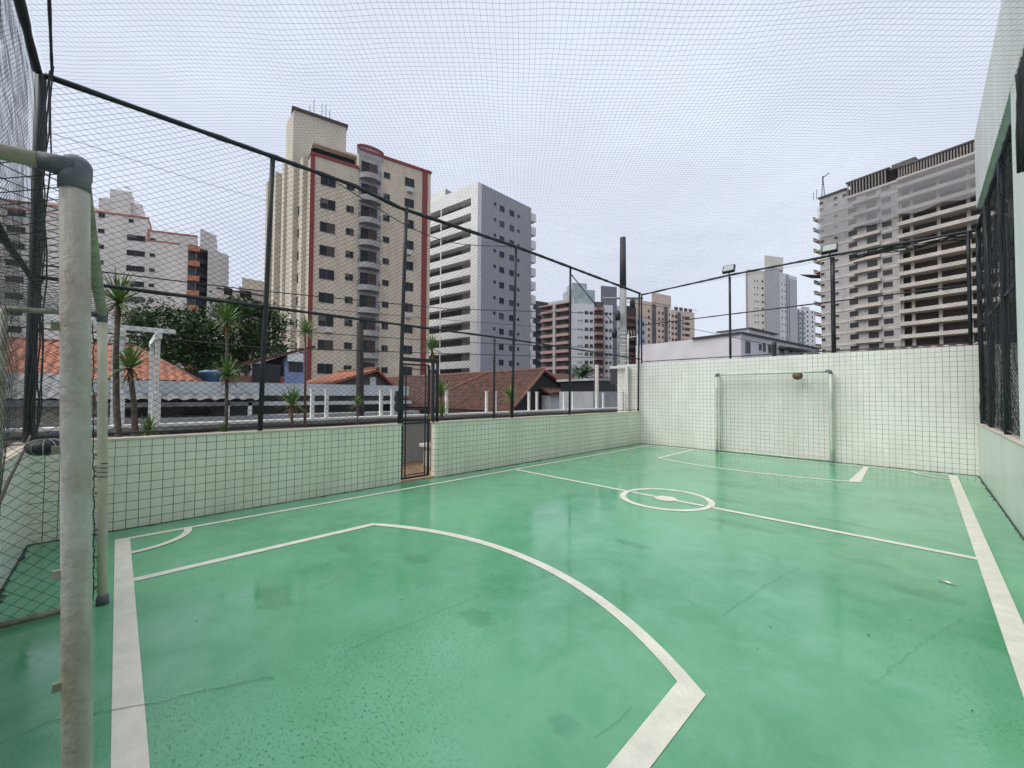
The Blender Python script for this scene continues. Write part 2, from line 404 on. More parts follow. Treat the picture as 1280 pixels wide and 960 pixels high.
# gate threshold and jamb
MB_ = MB().use(mat('threshold_tile', (.42, .27, .18), .6, var=.25, vscale=12))
MB_.box((XL - TH, 3.44, -.02), (XL, 4.12, .02)); tag(MB_.build('threshold'), 'brown stone threshold in the gate opening of the side wall', 'threshold')

# ------------------------------------------------------------------ nets
def net(mb, F, W, H, du, dv, r, step=.35, hole=None, sides=3, phase=0.):
    """diamond net on a parameter rectangle W x H mapped to space by F(u, v)"""
    for sgn in (1, -1):
        # lines u/du - sgn*v/dv = k
        ks = [W / du, -H / dv] if sgn > 0 else [0, W / du + H / dv]
        k0, k1 = int(math.floor(min(ks + [0]))), int(math.ceil(max(ks)))
        for k in range(k0, k1 + 1):
            kk = k + phase
            # u = du*(k + sgn*v/dv), v in [0,H]; clip u to [0,W]
            va, vb = 0., H
            vlo = (0 / du - kk) * dv * sgn; vhi = (W / du - kk) * dv * sgn
            if vlo > vhi: vlo, vhi = vhi, vlo
            va = max(va, vlo); vb = min(vb, vhi)
            if vb - va < .01: continue
            ln = math.hypot(du, dv) / dv * (vb - va); n = max(1, int(ln / step)); run = []
            for i in range(n + 1):
                v = va + (vb - va) * i / n; u = du * (kk + sgn * v / dv)
                if hole and hole(u, v):
                    if len(run) > 1: mb.tube(run, r, sides, False, False)
                    run = []; continue
                run.append(F(u, v))
            if len(run) > 1: mb.tube(run, r, sides, False, False)
def wob(a, b, s=.02):
    return s * (math.sin(a * 1.7 + b * 2.3) + .6 * math.sin(a * 4.1 - b * 3.1 + 1) + .4 * math.sin(a * 9.3 + b * 7.7))

def pole(name, a, b, r, parent, m=black, n=10):
    a, b = V(a), V(b); k = [a.lerp(b, i / 4) for i in range(5)]
    return MB().tube(k, r, n).build(name, m, parent)
def rough_rail(name, pts, r, parent, m=black):
    """a pipe with netting lashed round it: the thickness wanders"""
    pts = [V(p) for p in pts]; P = []
    for i in range(len(pts) - 1):
        k = max(2, int((pts[i + 1] - pts[i]).length / .12))
        P += [pts[i].lerp(pts[i + 1], j / k) for j in range(k)]
    P.append(pts[-1]); mb = MB().tube(P, [r * random.uniform(.85, 1.3) for _ in P], 8)
    return mb.build(name, m, parent)

# left fence -----------------------------------------------------------------
XFN = XL - .045
lf_ = thing('net_fence', (XFN, 5.5, HW), 'long black net fence standing on the low side wall left of the court', 'fence')
ytops = []
for (a, b, r) in [((341, 195), (325, 538), .031), ((508, 262), (499, 530), .032), ((645, 305), (640, 523), .03), ((713, 336), (712, 518), .028)]:
    pa, pb = atX(*a, XFN), atX(*b, XFN); pole('post', (XFN, pb.y, HW), (XFN, pa.y, HR), r, lf_); ytops.append(pa.y)
pole('post', (XFN, atX(36, 535, XFN).y, HW - .03), (XFN, atX(51, 100, XFN).y, HR), .04, lf_)
pole('post', (XFN, YF - .12, HW), (XFN, YF - .03, HR), .028, lf_)
pole('post', (XFN, 3.42 + .76, HW), (XFN, 3.42 + .76, 2.14), .03, lf_)
pole('post', (XFN, 5.58, HW), (XFN, 5.58, 2.66), .022, lf_)
rough_rail('top_rail', [(XFN, YN, HR), (XFN, 2.6, HR + .05), (XFN, 3.4, HR - .04), (XFN, 6.1, HR + .03), (XFN, YF, HR)], .030, lf_)
rough_rail('middle_rail', [(XFN, YN, 2.66), (XFN, 6, 2.70), (XFN, YF, 2.64)], .019, lf_)
rough_rail('bottom_rail', [(XFN, YN, 1.05), (XFN, 3.40, 1.05)], .010, lf_)
rough_rail('bottom_rail', [(XFN, 4.18, 1.05), (XFN, YF, 1.05)], .010, lf_)
cb = MB(); P = [V((XFN + .02, 2.2 + 4.0 * t, HR - .0 - .42 * math.sin(math.pi * t) ** 1.3 * (1 - .25 * t))) for t in [i / 24 for i in range(25)]]
cb.tube(P, .007, 5); cb.build('slack_cable', black, lf_)
mb = MB()
def FL(u, v): return V((XFN + wob(u, v, .012), YN + u + wob(v, u, .012), 1.04 + v))
net(mb, FL, YF - YN, HR - 1.04, .096, .068, .0020, .3, hole=lambda u, v: 3.42 < u + YN < 4.18 and v + 1.04 < 2.12)
mb.build('net', netblack, lf_)

# far fence ------------------------------------------------------------------
YFN = YF + .06
ff = thing('net_fence', (-2.7, YFN, HF), 'black net fence standing on top of the tall tiled end wall', 'fence')
for x, r in ((XL - .02, .026), (-3.61, .03), (-1.41, .045), (.68, .03)):
    pole('post', (x, YFN, (HF if x > -6 else 1.0)), (x, YFN, HR), r, ff)
pole('post', (-2.60, YFN + .05, HF), (-2.60, YFN + .05, HF + .36), .05, ff)
rough_rail('top_rail', [(XL, YFN, HR - .04), (-3.6, YFN, HR + .05), (-1.4, YFN, HR + .05), (XR + .1, YFN, HR)], .026, ff)
rough_rail('middle_rail', [(XL, YFN, 3.72), (-1.4, YFN, 3.70), (XR, YFN, 3.68)], .015, ff)
rough_rail('bottom_rail', [(XL, YFN, HF + .06), (XR, YFN, HF + .05)], .012, ff)
mb = MB(); net(mb, lambda u, v: V((XL + u + wob(u, v, .01), YFN + wob(v, u, .012), HF + .03 + v)), XR - XL + .1, HR - HF - .03, .09, .066, .0014, .3)
mb.build('net', netblack, ff)
mb = MB()      # netting bunched and lashed along the right end of the top rail
for i in range(7):
    q = []
    for j in range(14):
        x = -1.1 + (XR + 1.1) * j / 13; q.append(V((x, YFN + random.uniform(-.03, .03), HR - .03 - i * .016 + random.uniform(-.012, .012) - .02 * math.sin(j * .9 + i * .3))))
    mb.tube(q, .010, 4)
mb.build('bunched_netting', netblack, ff)

# near end fence --------------------------------------------------------------
YNN = YN - .05
nf = thing('net_fence', (-2.7, YNN, .95), 'dense black net fence on the end wall behind the near goal', 'fence')
for x in (-4.35, -2.6, -.8, .7): pole('post', (x, YNN, .98), (x, YNN, HR), .025, nf)
rough_rail('top_rail', [(XL, YNN, HR), (XR, YNN, HR)], .03, nf)
rough_rail('top_rail', [(XL - .02, YNN + .10, HR + .02), (-5.0, YNN + .17, HR + .12), (-3.9, YNN + .20, HR + .1), (-2.6, YNN + .05, HR)], .011, nf)
rough_rail('middle_rail', [(XL, YNN, 2.66), (XR, YNN, 2.66)], .02, nf)
mb = MB()
for (ph, off) in ((0., 0.), (.37, -.05)):
    net(mb, lambda u, v: V((XL + u + wob(u, v, .015), YNN + off + wob(v * 1.5, u, .006), .99 + v)), 6.6, HR - .99, .06, .045, .0010, .3, phase=ph)
mb.build('net', netblack, nf)
# slanting brace and a slack pipe where the two fences meet
br = MB(); q = [atY(-14, 262, YNN + .07), atY(8, 302, YNN + .07), atY(28, 330, YNN + .06), atY(44, 356, YNN + .05)]
br.tube(q, .022, 8); br.build('brace', black, nf)
mb = MB()
for i in range(6):      # netting gathered against the corner post
    mb.tube([V((XL + .05 + .05 * i, YNN + .05 + random.uniform(-.02, .02) + .015 * i, 1.05 + j * .3 + random.uniform(-.02, .02))) + V((random.uniform(-.015, .015), random.uniform(-.01, .01), 0)) for j in range(13)], .006, 4)
mb.build('bunched_netting', netblack, nf)

# right fence ------------------------------------------------------------------
XRN = XR + .06
rf = thing('net_fence', (XRN, 9.9, HW), 'black net fence with bunched netting on the right wall near the far corner', 'fence')
ys = [atX(1227, 525, XRN).y, atX(1240, 533, XRN).y, atX(1260, 541, XRN).y]
for y in ys: pole('post', (XRN, min(y, YF - .08), HW), (XRN, min(y, YF - .08), HR), .035, rf)
rough_rail('top_rail', [(XRN, 7.5, HR), (XRN, YF, HR)], .03, rf)
rough_rail('middle_rail', [(XRN, 7.5, 2.85), (XRN, YF, 2.85)], .018, rf)
rough_rail('bottom_rail', [(XRN, 7.5, 1.05), (XRN, YF, 1.05)], .012, rf)
mb = MB()
for ph, off in ((0., 0.), (.5, .04)):
    net(mb, lambda u, v: V((XRN + off + wob(u * 2, v, .02), 7.5 + u, 1.03 + v)), YF - 7.5, HR - 1.03, .085, .062, .0019, .25, phase=ph)
mb.build('net', netblack, rf)
mb = MB()
for cy, wd, n in ((ys[0] - .05, .30, 14), (ys[1], .35, 10), (ys[2], .18, 7), (YF - .15, .15, 8)):
    for i in range(n):
        y0 = min(cy + random.uniform(-wd, wd), YF - .03)
        mb.tube([V((XRN + random.uniform(-.03, .03), min(y0 + random.uniform(-.03, .03), YF - .02), 1.02 + j * .31)) for j in range(13)], random.uniform(.005, .011), 4)
mb.build('bunched_netting', netblack, rf)
# netting rolled up and hanging higher, nearer the viewer
hp = [atX(q[0], q[1], XR - .02) for q in ((1273, 95), (1272, 130), (1273, 170), (1275, 214))]
mb = MB()
for i in range(9):
    mb.tube([p + V((random.uniform(-.015, .015), -.06 * i + random.uniform(-.03, .03), (.0 if j < 3 else -.03 * (i % 3)))) for j, p in enumerate(hp)], .016, 5)
tag(mb.build('rolled_netting', netblack), 'black netting gathered in a hanging roll in front of the pale pillar at the right', 'netting')

# ceiling net --------------------------------------------------------------------
def FC(u, v):
    x = XL + u; y = YN + v
    e = min(u / 1.2, (XR - XL - u) / 1.2, v / 1.2, (YF - YN - v) / 1.2, 1); e = max(e, 0)
    sag = -.10 * math.sin(math.pi * u / (XR - XL)) * (1 - .5 * abs(math.sin(math.pi * v / 4.1)))
    return V((x + wob(y, x, .010) * e, y + wob(x, y, .010) * e, HR + .02 + sag + wob(x * .7, y * .8, .015) * e))
mb = MB(); net(mb, FC, XR - XL, YF - YN, .0745, .0745, .00105, .36)
tag(mb.build('ceiling_net', netceil), 'fine grey square mesh net stretched overhead above the whole court', 'net')

# gate --------------------------------------------------------------------------
gt = thing('gate', (XFN, 3.78, 0), 'narrow black metal gate with net infill in the side wall opening', 'gate')
ga, gb = 3.47, 4.00
f_ = MB()
for y in (ga, gb): f_.box((XFN - .018, y - .018, .045), (XFN + .018, y + .018, 2.02))
for z in (.045, .98, 2.0): f_.box((XFN - .016, ga + .018, z), (XFN + .016, gb - .018, z + .03))
f_.build('frame', black, gt, bevel=.003)
f2 = MB()
for y in (ga + .07, gb - .07): f2.box((XFN - .009, y - .009, .08), (XFN + .009, y + .009, 1.99))
for z in (.10, 1.93): f2.box((XFN - .008, ga + .08, z), (XFN + .008, gb - .08, z + .016))
f2.build('inner_bar', black, gt)
mb = MB(); net(mb, lambda u, v: V((XFN, ga + u, .075 + v)), gb - ga, 1.92, .075, .055, .0022, .3); mb.build('net', netblack, gt)
MB().box((XFN - .03, 3.43, 2.07), (XFN + .03, 4.20, 2.13)).build('lintel', black, gt)
MB().box((XFN - .03, ga - .115, 1.20), (XFN + .03, ga - .02, 1.55)).build('lock_box', black, gt, bevel=.004)
for zh in (.35, 1.75): MB().lathe((XFN + .02, ga - .03, zh), [(.012, 0), (.012, .09)], 8).build('hinge', black, gt)
br2 = mat('brass', (.35, .28, .12), .35, metal=.8)
MB().box((XFN + .018, gb - .02, 1.06), (XFN + .04, gb + .02, 1.13)).build('padlock', br2, gt, bevel=.004)
for y in (4.09, ): MB().box((XFN - .02, y - .02, 1.0), (XFN + .02, y + .02, 2.07)).build('gate_post', black, gt)
MB().box((XFN - .02, 3.435, .02), (XFN + .02, 3.45, 2.07)).build('gate_post', black, gt)

# floodlights --------------------------------------------------------------------
lamp_g = mat('lamp_glass', (.20, .25, .24), .12, spec=.7)
def flood(px, py, x, s, label):
    p = V((x, YFN - .05, HR + .16)); t = thing('floodlight', (x, YFN - .05, HR), label, 'floodlight', 'floodlights on the far fence')
    c = V((x, YFN - .1, HR + .20 * s + .02)); tilt = R(-28)
    ex = V((.30 * s, 0, 0)); ez = V((0, math.sin(tilt) * .22 * s * -1, math.cos(tilt) * .22 * s)); ey = V((0, math.cos(tilt) * .09, math.sin(tilt) * .09))
    o = c - ex / 2 - ez / 2
    MB().obox(o, ex, ey, ez).build('housing', black, t, bevel=.01)
    n = -ey.normalized()
    MB().obox(o + ex * .09 + ez * .12 + n * .004, ex * .82, ey.normalized() * .003, ez * .76).build('lamp_glass', lamp_g, t)
    g = MB(); g.tube([(x, YFN - .03, HR), (x, YFN - .05, HR + .10 * s)], .014, 6); g.tube([(x - .16 * s, YFN - .07, HR + .12 * s), (x + .16 * s, YFN - .07, HR + .12 * s)], .009, 6)
    g.build('bracket', black, t)
flood(910, 341, -3.61, 1.0, 'black floodlight on the far fence nearer the left corner')
flood(1034, 315, -1.45, 1.0, 'black floodlight on the far fence above the right goal post')

# ------------------------------------------------------------------ goals
postm = mat('goal_pipe', (.50, .51, .47), .5, col2=(.30, .25, .19), vscale=8, streak=.5, bump=.35, bscale=45)
mossm = mat('mossy_pipe', (.40, .38, .31), .6, col2=(.17, .17, .11), vscale=9, bump=.3, bscale=40)
yelm = mat('yellowed_pipe', (.60, .58, .46), .5, col2=(.40, .37, .28), vscale=6, streak=.4, bump=.2, bscale=40)
postf = mat('goal_pipe_pale', (.52, .58, .48), .45, var=.15, vscale=6)
elbm = mat('elbow_plastic', (.085, .10, .125), .6, col2=(.17, .19, .21), vscale=9, bump=.3, bscale=40)
def goal(name, x0, x1, y, depth, label, rm, r=.031, lean=None):
    """x0 is the left post, x1 the right; depth is signed towards the back of the goal"""
    t = thing(name, ((x0 + x1) / 2, y, 0), label, 'goal', 'goals'); H = 2.06; s = 1 if depth > 0 else -1
    lean = lean or {x0: (0, 0), x1: (0, 0)}; yt = {x: y + lean[x][1] for x in (x0, x1)}
    for x in (x0, x1): pole('post', (x, y + lean[x][0], .0), (x, yt[x], H - .02), r, t, rm if x == x1 or rm is not postm else yelm, 20)
    rb0 = rm; rm = mossm if rm is postm else rm
    pole('crossbar', (x0 + .04, yt[x0], H), (x1 - .04, yt[x1], H), r * .93, t, rm, 20)
    for x in (x0, x1):
        sx = 1 if x == x0 else -1
        e = MB(); y_, y = y, yt[x]
        e.tube([(x, y, H - .058), (x, y, H - .03), (x + sx * .006, y, H + .0), (x + sx * .03, y, H + .015), (x + sx * .08, y, H + .003)], [r * 1.07, r * 1.09, r * 1.14, r * 1.12, r * 1.04], 16)
        e.tube([(x, y, H - .005), (x, y + s * .06, H - .005)], [r * 1.0, r * .75], 12)
        e.build('elbow', elbm, t); y = y_
        pole('side_bar', (x, yt[x] + s * .05, H - .005), (x, y + depth, H - .03), r * .68, t, rm, 12)
        pole('ground_bar', (x, y + s * .02, .028), (x, y + depth, .028), r * .75, t, rm, 12)
        pole('rear_post', (x, y + depth, 0), (x, y + depth, H - .03), r * .7, t, rm, 12)
        f = MB(); f.lathe((x, y + lean[x][0], .0), [(r * 1.25, 0), (r * 1.25, .05), (r * 1.05, .07)], 16); f.build('foot', elbm, t)
        for z in (.12, .33, .52, .78, 1.05, 1.35, 1.65):
            yl = y + lean[x][0] * (1 - z / H) + lean[x][1] * z / H; h = MB(); h.box((x - .006, yl + s * r * .9, z), (x + .006, yl + s * (r + .014), z + .02)); h.build('net_hook', rm, t)
    pole('rear_bar', (x0, y + depth, .028), (x1, y + depth, .028), r * .75, t, rm, 12)
    mb = MB(); W = x1 - x0; D = abs(depth)
    def back(u, v): return V((x0 + u, y + depth + s * (-.03 + .02 * math.sin(u * 5 + v * 3)) , .03 + v + .01 * math.sin(u * 8)))
    rn = .0016 if lean[x0][0] else .0009
    net(mb, back, W, H - .06, .085, .075, rn, .2)
    for x in ((x0,) if lean[x0][0] else (x0, x1)): net(mb, lambda u, v: V((x + .01 * math.sin(v * 6), y + s * u, .03 + v)), D, H - .06, .085, .075, rn, .2)
    net(mb, lambda u, v: V((x0 + u, y + s * v, H - .01 - .05 * math.sin(math.pi * u / W) * math.sin(math.pi * v / D))), W, D, .085, .075, rn, .2)
    for x in ((x0,) if lean[x0][0] else (x0, x1)):      # selvedge rope lashed to the posts
        mb.tube([V((x + random.uniform(-.006, .006), y + lean[x][0] * (1 - j / 40) + lean[x][1] * j / 40 + s * (r + .012 + random.uniform(0, .01)), .04 + j * .05)) for j in range(40)], .0035, 5)
    mb.build('net', goalnet, t)
    return t
def lean_of(x, pa, pb):
    a, b = atX(*pa, x), atX(*pb, x); k = (b.y - a.y) / (b.z - a.z); return (a.y - k * a.z + .07, a.y + k * (2.06 - a.z) + .07)
LN = {-1.47: lean_of(-1.47, (97, 960), (94, 262)), -4.09: lean_of(-4.09, (128, 770), (128, 395))}
print(LN)
ng = goal('goal', -4.09, -1.47, -.07, -.46, 'pale pipe goal at the near end whose tall post stands in the left foreground', postm, .027, LN)
fg = goal('goal', -3.84, -1.43, 11.42, .26, 'small pale pipe goal against the tall tiled end wall', postf, r=.03)
# twine tied round the far post of the near goal
mb = MB(); q = []
for i in range(26):
    a = i * .9; q.append(V((-4.09 + .035 * math.cos(a), -.07 + .035 * math.sin(a), 1.0 - i * .0045)))
mb.tube(q, .003, 5); tag(mb.build('tie_twine', goalnet), 'thin dark twine tied round the far post of the near goal', 'twine')

# brown ball stuck behind the far crossbar
leather = mat('worn_leather', (.16, .09, .05), .6, var=.3, vscale=25, bump=.3)
bp_ = atY(997, 470, 11.50); mb = MB()
mb.lathe(bp_, [(.105 * math.sin(math.pi * i / 12) + 1e-4, -.09 * math.cos(math.pi * i / 12)) for i in range(13)], 20)
tag(mb.build('ball', leather), 'worn brown ball resting against the crossbar of the far goal', 'ball')
# black deflated ball hung at the near left corner
c = atY(56, 559, YN + .22); mb = MB(); rub = mat('black_rubber', (.012, .014, .016), .55, bump=.2)
mb.lathe(c, [(.10 * math.sin(math.pi * i / 12) + 1e-4, -.062 * math.cos(math.pi * i / 12)) for i in range(13)], 22)
ball = mb.build('deflated_ball', rub); tag(ball, 'squashed black ball caught in the net above the near left wall corner', 'ball')
mb = MB(); strm = mat('pale_string', (.35, .38, .36), .8)
for a in range(5):
    t_ = a * math.pi / 5
    mb.tube([c + V((.103 * math.cos(s_) * math.cos(t_), .103 * math.cos(s_) * math.sin(t_), .065 * math.sin(s_))) for s_ in [-1.2 + 2.4 * i / 10 + math.pi * 0 for i in range(11)]], .003, 4)
    mb.tube([c - V((.103 * math.cos(s_) * math.cos(t_), .103 * math.cos(s_) * math.sin(t_), .065 * math.sin(s_))) for s_ in [-1.2 + 2.4 * i / 10 for i in range(11)]], .003, 4)
mb.build('lacing', strm, ball)
# rope slung from the net down to the goal frame, at the far left
mb = MB(); mb.tube([atY(38, 545, YN + .09), atY(24, 575, YN + .1), atY(12, 598, YN + .12), atY(-6, 640, YN + .16)], .009, 6)
tag(mb.build('rope', mat('old_rope', (.09, .08, .06), .9)), 'old brown rope slanting down beside the squashed black ball', 'rope')

# ================================================================== OUTSIDE THE COURT
GZ = -3.0
gm = mat('ground_asphalt', (.07, .07, .07), .9, var=.25, vscale=.2)
g_ = MB(); g_.add([(-900, -700, GZ), (700, -700, GZ), (700, 900, GZ), (-900, 900, GZ)], [(0, 1, 2, 3)])
tag(g_.build('ground', gm), kind='structure')
terr = brickmat('terrace_tiles', 'y', .3, .3, (.36, .22, .13), (.40, .25, .15), (.2, .16, .12), .004, .5)
t_ = MB().box((-8.02, -6, -.3), (XL - TH - .002, 16, -.01)); tag(t_.build('terrace_floor', mat('terrace_floor_paving', (.30, .19, .11), .6, var=.3, vscale=2)), kind='structure')

XP = -8.0
conc = mat('grey_render', (.40, .41, .41), .85, var=.2, vscale=1.2, streak=.4)
pw = thing('parapet_wall', (XP, 5, 0), 'grey terrace parapet with a white coping beyond the side wall', 'wall')
MB().box((XP - .12, -6, GZ), (XP, 16, .99)).build('wall_face', conc, pw)
MB().box((XP - .17, -6, .99), (XP + .03, 16, 1.035)).build('coping', whitep, pw, bevel=.005)
pp = MB(); pp.tube([(XP + .05, -6 + i * .5, .92 + .012 * math.sin(i * 1.3)) for i in range(44)], .028, 8)
tag(pp.build('pipe', black), 'black pipe running along the inner face of the grey parapet under its coping', 'pipe')
pp = MB(); pp.tube([(XL - .32, YN - 2 + i * .4, .955 + .01 * math.sin(i * 1.9)) for i in range(13)], .022, 8)
tag(pp.build('pipe', mat('grey_pipe', (.10, .11, .11), .5)), 'dark grey pipe lying just behind the coping of the side wall, left of the gate', 'pipe')
# white stub posts on the parapet
stub = None
for px, lab in ((390, 'leftmost of the pair'), (408, 'right one of the pair'), (476, None), (490, None), (558, None), (608, None), (619, None), (661, None), (671, None), (705, None), (716, None), (746, None), (754, None), (781, None)):
    y = atX(px, 522, XP - .07).y
    if stub is None:
        stub = thing('stub_post', (XP - .07, y, 1.035), '', 'post', 'short white posts on the parapet')
        MB().box((XP - .10, y - .032, 1.035), (XP - .04, y + .032, 1.57)).build('post_shaft', whitep, stub, bevel=.006)
        MB().box((XP - .11, y - .042, 1.57), (XP - .03, y + .042, 1.59)).build('cap', whitep, stub, bevel=.004); s_ = stub
    else: s_ = copy_tree(stub); s_.location = (XP - .07, y, 1.035)
    s_['label'] = {390: 'short white post on the parapet, first of all from the left', 408: 'short white post on the parapet, second from the left',
        476: 'short white post on the parapet, left of the close pair beside the gate', 490: 'short white post on the parapet nearest the left side of the gate',
        558: 'short white post on the parapet, first to the right of the gate', 608: 'short white post in front of the brown roof, left of its pair', 619: 'short white post in front of the brown roof, right of its pair',
        661: 'short white post under the dark gable, left of its pair', 671: 'short white post under the dark gable, right of its pair', 705: 'short white post at the right foot of the brown roof, left of its pair',
        716: 'short white post at the right foot of the brown roof, right of its pair', 746: 'short white post near the far corner, left of its pair', 754: 'short white post near the far corner, right of its pair',
        781: 'short white post on the parapet closest to the end wall'}[px]
# white frame (pergola) at the left
pg = thing('pergola_frame', (XP - .2, .2, 1.035), 'white square tube pergola frame standing on the parapet at the left', 'pergola')
for x, y in ((XP - .07, .03), (XP - .07, .42), (XP - 1.5, -.05), (XP - 1.5, .42)):
    zb = 1.036 if x > XP - .5 else GZ
    MB().box((x - .03, y - .028, zb), (x + .03, y + .028, 2.30)).build('post', whitep, pg, bevel=.004)
    if x > XP - .5: MB().box((x - .05, y - .05, 1.036), (x + .05, y + .05, 1.50)).build('post_base', whitep, pg, bevel=.006)
for y in (.03, .42): MB().box((XP - 1.6, y - .04, 2.30), (XP + .05, y + .04, 2.40)).build('beam', whitep, pg, bevel=.004)
MB().box((XP - .11, -1.2, 2.405), (XP - .03, .62, 2.47)).build('cross_beam', whitep, pg, bevel=.004)
# white portal against the end wall and its spiked bar
pf = thing('portal_frame', (-7.2, YF - .3, 1.0), 'white metal frame attached to the left edge of the tall tiled end wall', 'frame')
a = atY(784, 458, YF - .10); 
MB().box((a.x - .05, YF - .15, 1.0), (a.x + .05, YF - .05, a.z)).build('post', whitep, pf)
b_ = atY(763, 460, YF - .10); MB().box((b_.x, YF - .13, a.z - .05), (a.x - .052, YF - .07, a.z + .03)).build('beam', whitep, pf)
MB().box((a.x - .10, YF - .30, .99), (a.x - .055, YF - .2, 1.62)).build('post', whitep, pf)
sg = thing('spiked_guard', (a.x + .1, YF + .1, HF), 'white metal guard with rows of spikes above the left end of the tiled wall', 'guard')
c = atY(785, 418, YF + .1); mb = MB()
mb.tube([(c.x, YF + .1, HF), (c.x, YF + .1, c.z)], .022, 6); mb.tube([(c.x + .35, YF + .1, HF), (c.x + .35, YF + .1, c.z - .05)], .016, 6)
mb.tube([(c.x, YF + .1, c.z - .1), (c.x + .42, YF + .1, c.z - .1)], .014, 6); mb.build('upright', whitep, sg)
mb = MB()
for i in range(8): mb.tube([(c.x, YF + .1, HF + .12 + i * .13), (c.x - .34, YF + .06, HF + .17 + i * .13)], [.012, .003], 5)
for i in range(3): mb.tube([(c.x + .05 + i * .09, YF + .1, c.z - .1), (c.x - .0 + i * .1, YF + .1, c.z + .16)], [.012, .003], 5)
mb.build('spikes', whitep, sg)
# pot through the gate
pt = atZ(535, 580); mb = MB()
potm = mat('pale_pot', (.62, .58, .52), .7, var=.15, vscale=8)
pot = thing('plant_pot', (-7.35, pt.y + .9, 0), 'pale square pedestal pot seen through the gate', 'pot')
cpt = atX(545, 590, -7.1); cy = cpt.y
MB().box((-7.35, cy - .15, -.01), (-7.05, cy + .18, .40)).build('body', potm, pot, bevel=.01)
MB().box((-7.42, cy - .22, .40), (-6.98, cy + .25, .47)).build('rim', potm, pot, bevel=.01)

# ------------------------------------------------------------------ foliage makers
leafG = mat('spiky_leaf', (.09, .19, .04), .5, col2=(.20, .30, .08), vscale=6)
leafD = mat('dry_leaf', (.22, .14, .07), .8, var=.3, vscale=6)
barkm = mat('palm_bark', (.13, .10, .08), .9, var=.35, vscale=14, bump=.5, bscale=30)
barkr = mat('reddish_bark', (.16, .08, .06), .9, var=.3, vscale=14)
def blade(mb, o, d, ln, wd, droop):
    d = d.normalized(); side = d.cross(V((0, 0, 1)))
    if side.length < .05: side = V((1, 0, 0))
    side.normalize(); vs = []; n = 4; p = V(o)
    for i in range(n + 1):
        t = i / n; ww = wd * (1 - t) ** .6 * (.55 + .9 * t if t < .5 else 1) + .001
        vs += [p + side * ww, p - side * ww]
        dd = (d + V((0, 0, -droop * t * t * 2))).normalized(); p = p + dd * (ln / n)
    fs = [(2 * i, 2 * i + 1, 2 * i + 3, 2 * i + 2) for i in range(n)]
    mb.add(vs, fs)
def rosette(c, rad, n, par, dry=True, seed=0):
    rnd = random.Random(seed); mb = MB().use(leafG); c = V(c)
    for i in range(int(n * 1.7)):
        a = rnd.uniform(0, 6.283); el = rnd.uniform(-.35, 1.45)
        d = V((math.cos(a) * math.cos(el), math.sin(a) * math.cos(el), math.sin(el)))
        blade(mb, c + d * .02, d, rad * rnd.uniform(.75, 1.3), rad * .045, rnd.uniform(.1, .55) * (1.2 - el / 2))
    mb.build('crown', None, par)
    if dry:
        mb = MB().use(leafD)
        for i in range(n // 3):
            a = rnd.uniform(0, 6.283); el = rnd.uniform(-1.1, -.1)
            d = V((math.cos(a) * math.cos(el), math.sin(a) * math.cos(el), math.sin(el)))
            blade(mb, c - V((0, 0, .05)), d, rad * rnd.uniform(.5, .95), rad * .03, .8)
        mb.build('dry_leaves', None, par)
def dracaena(base, crowns, rad, label, bark=barkm, tr=.03, dry=True, lean=0.):
    base = V(base); t = thing('dracaena', base, label, 'plant', 'spiky leaved plants behind the side wall')
    for k, (top, r) in enumerate(crowns):
        top = V(top); mid = base.lerp(top, .5) + V((0, lean * (1 if k == 0 else -1), 0))
        mb = MB(); pts = [base.lerp(mid, i / 4).lerp(mid.lerp(top, i / 4), i / 4) for i in range(5)]
        mb.tube(pts, [tr * (1 - .09 * i) for i in range(5)], 8); mb.build('trunk', bark, t)
        rosette(top, r, 60, t, dry, seed=int(top.y * 100) + k)
    return t
XD = -7.0
def pD(px, py, x=XD): return atX(px, py, x)
def bD(px, x=XD): p = atX(px, 540, x); return V((x, p.y, -.01))
dracaena(bD(163), [(pD(148, 378), .34), (pD(162, 460), .30)], .3, 'tall spiky plant with two crowns beside the white pergola frame', tr=.04, lean=-.12)
dracaena(bD(284), [(pD(284, 402), .30), (pD(284, 470), .26)], .3, 'tall thin spiky plant with two crowns in front of the dark tree', tr=.025)
dracaena(bD(365), [(pD(365, 506), .27)], .3, 'short spiky plant with a single crown and drooping dry leaves', bark=barkr, tr=.028)
dracaena(bD(382), [(pD(382, 416), .24)], .2, 'tall spiky plant on a reddish stem in front of the beige tower', bark=barkr, tr=.026, dry=False)
dracaena(bD(185), [(pD(185, 541), .2)], .2, 'small low spiky plant just above the wall beside the pergola base', dry=False)
dracaena(bD(279), [(pD(279, 541), .13)], .2, 'smallest low spiky plant at the foot of the two crowned one', dry=False)
dracaena(bD(540, -6.9), [(pD(540, 436, -6.9), .27)], .2, 'tall spiky plant rising behind the gate', bark=barkr, tr=.03)
dracaena(bD(552), [(pD(551, 492), .30), (pD(553, 516), .22)], .2, 'low bright green spiky plant to the right of the gate', tr=.03, dry=False)
dracaena(bD(638), [(pD(638, 497), .30)], .2, 'low spiky plant in front of the brown tiled roof', tr=.03)
dracaena(atX(447, 530, -7.7) * 1 + V((0, 0, -1)), [(atX(447, 506, -7.7), .16)], .2, 'little pale green plant at the foot of the dark pole', tr=.02, dry=False)

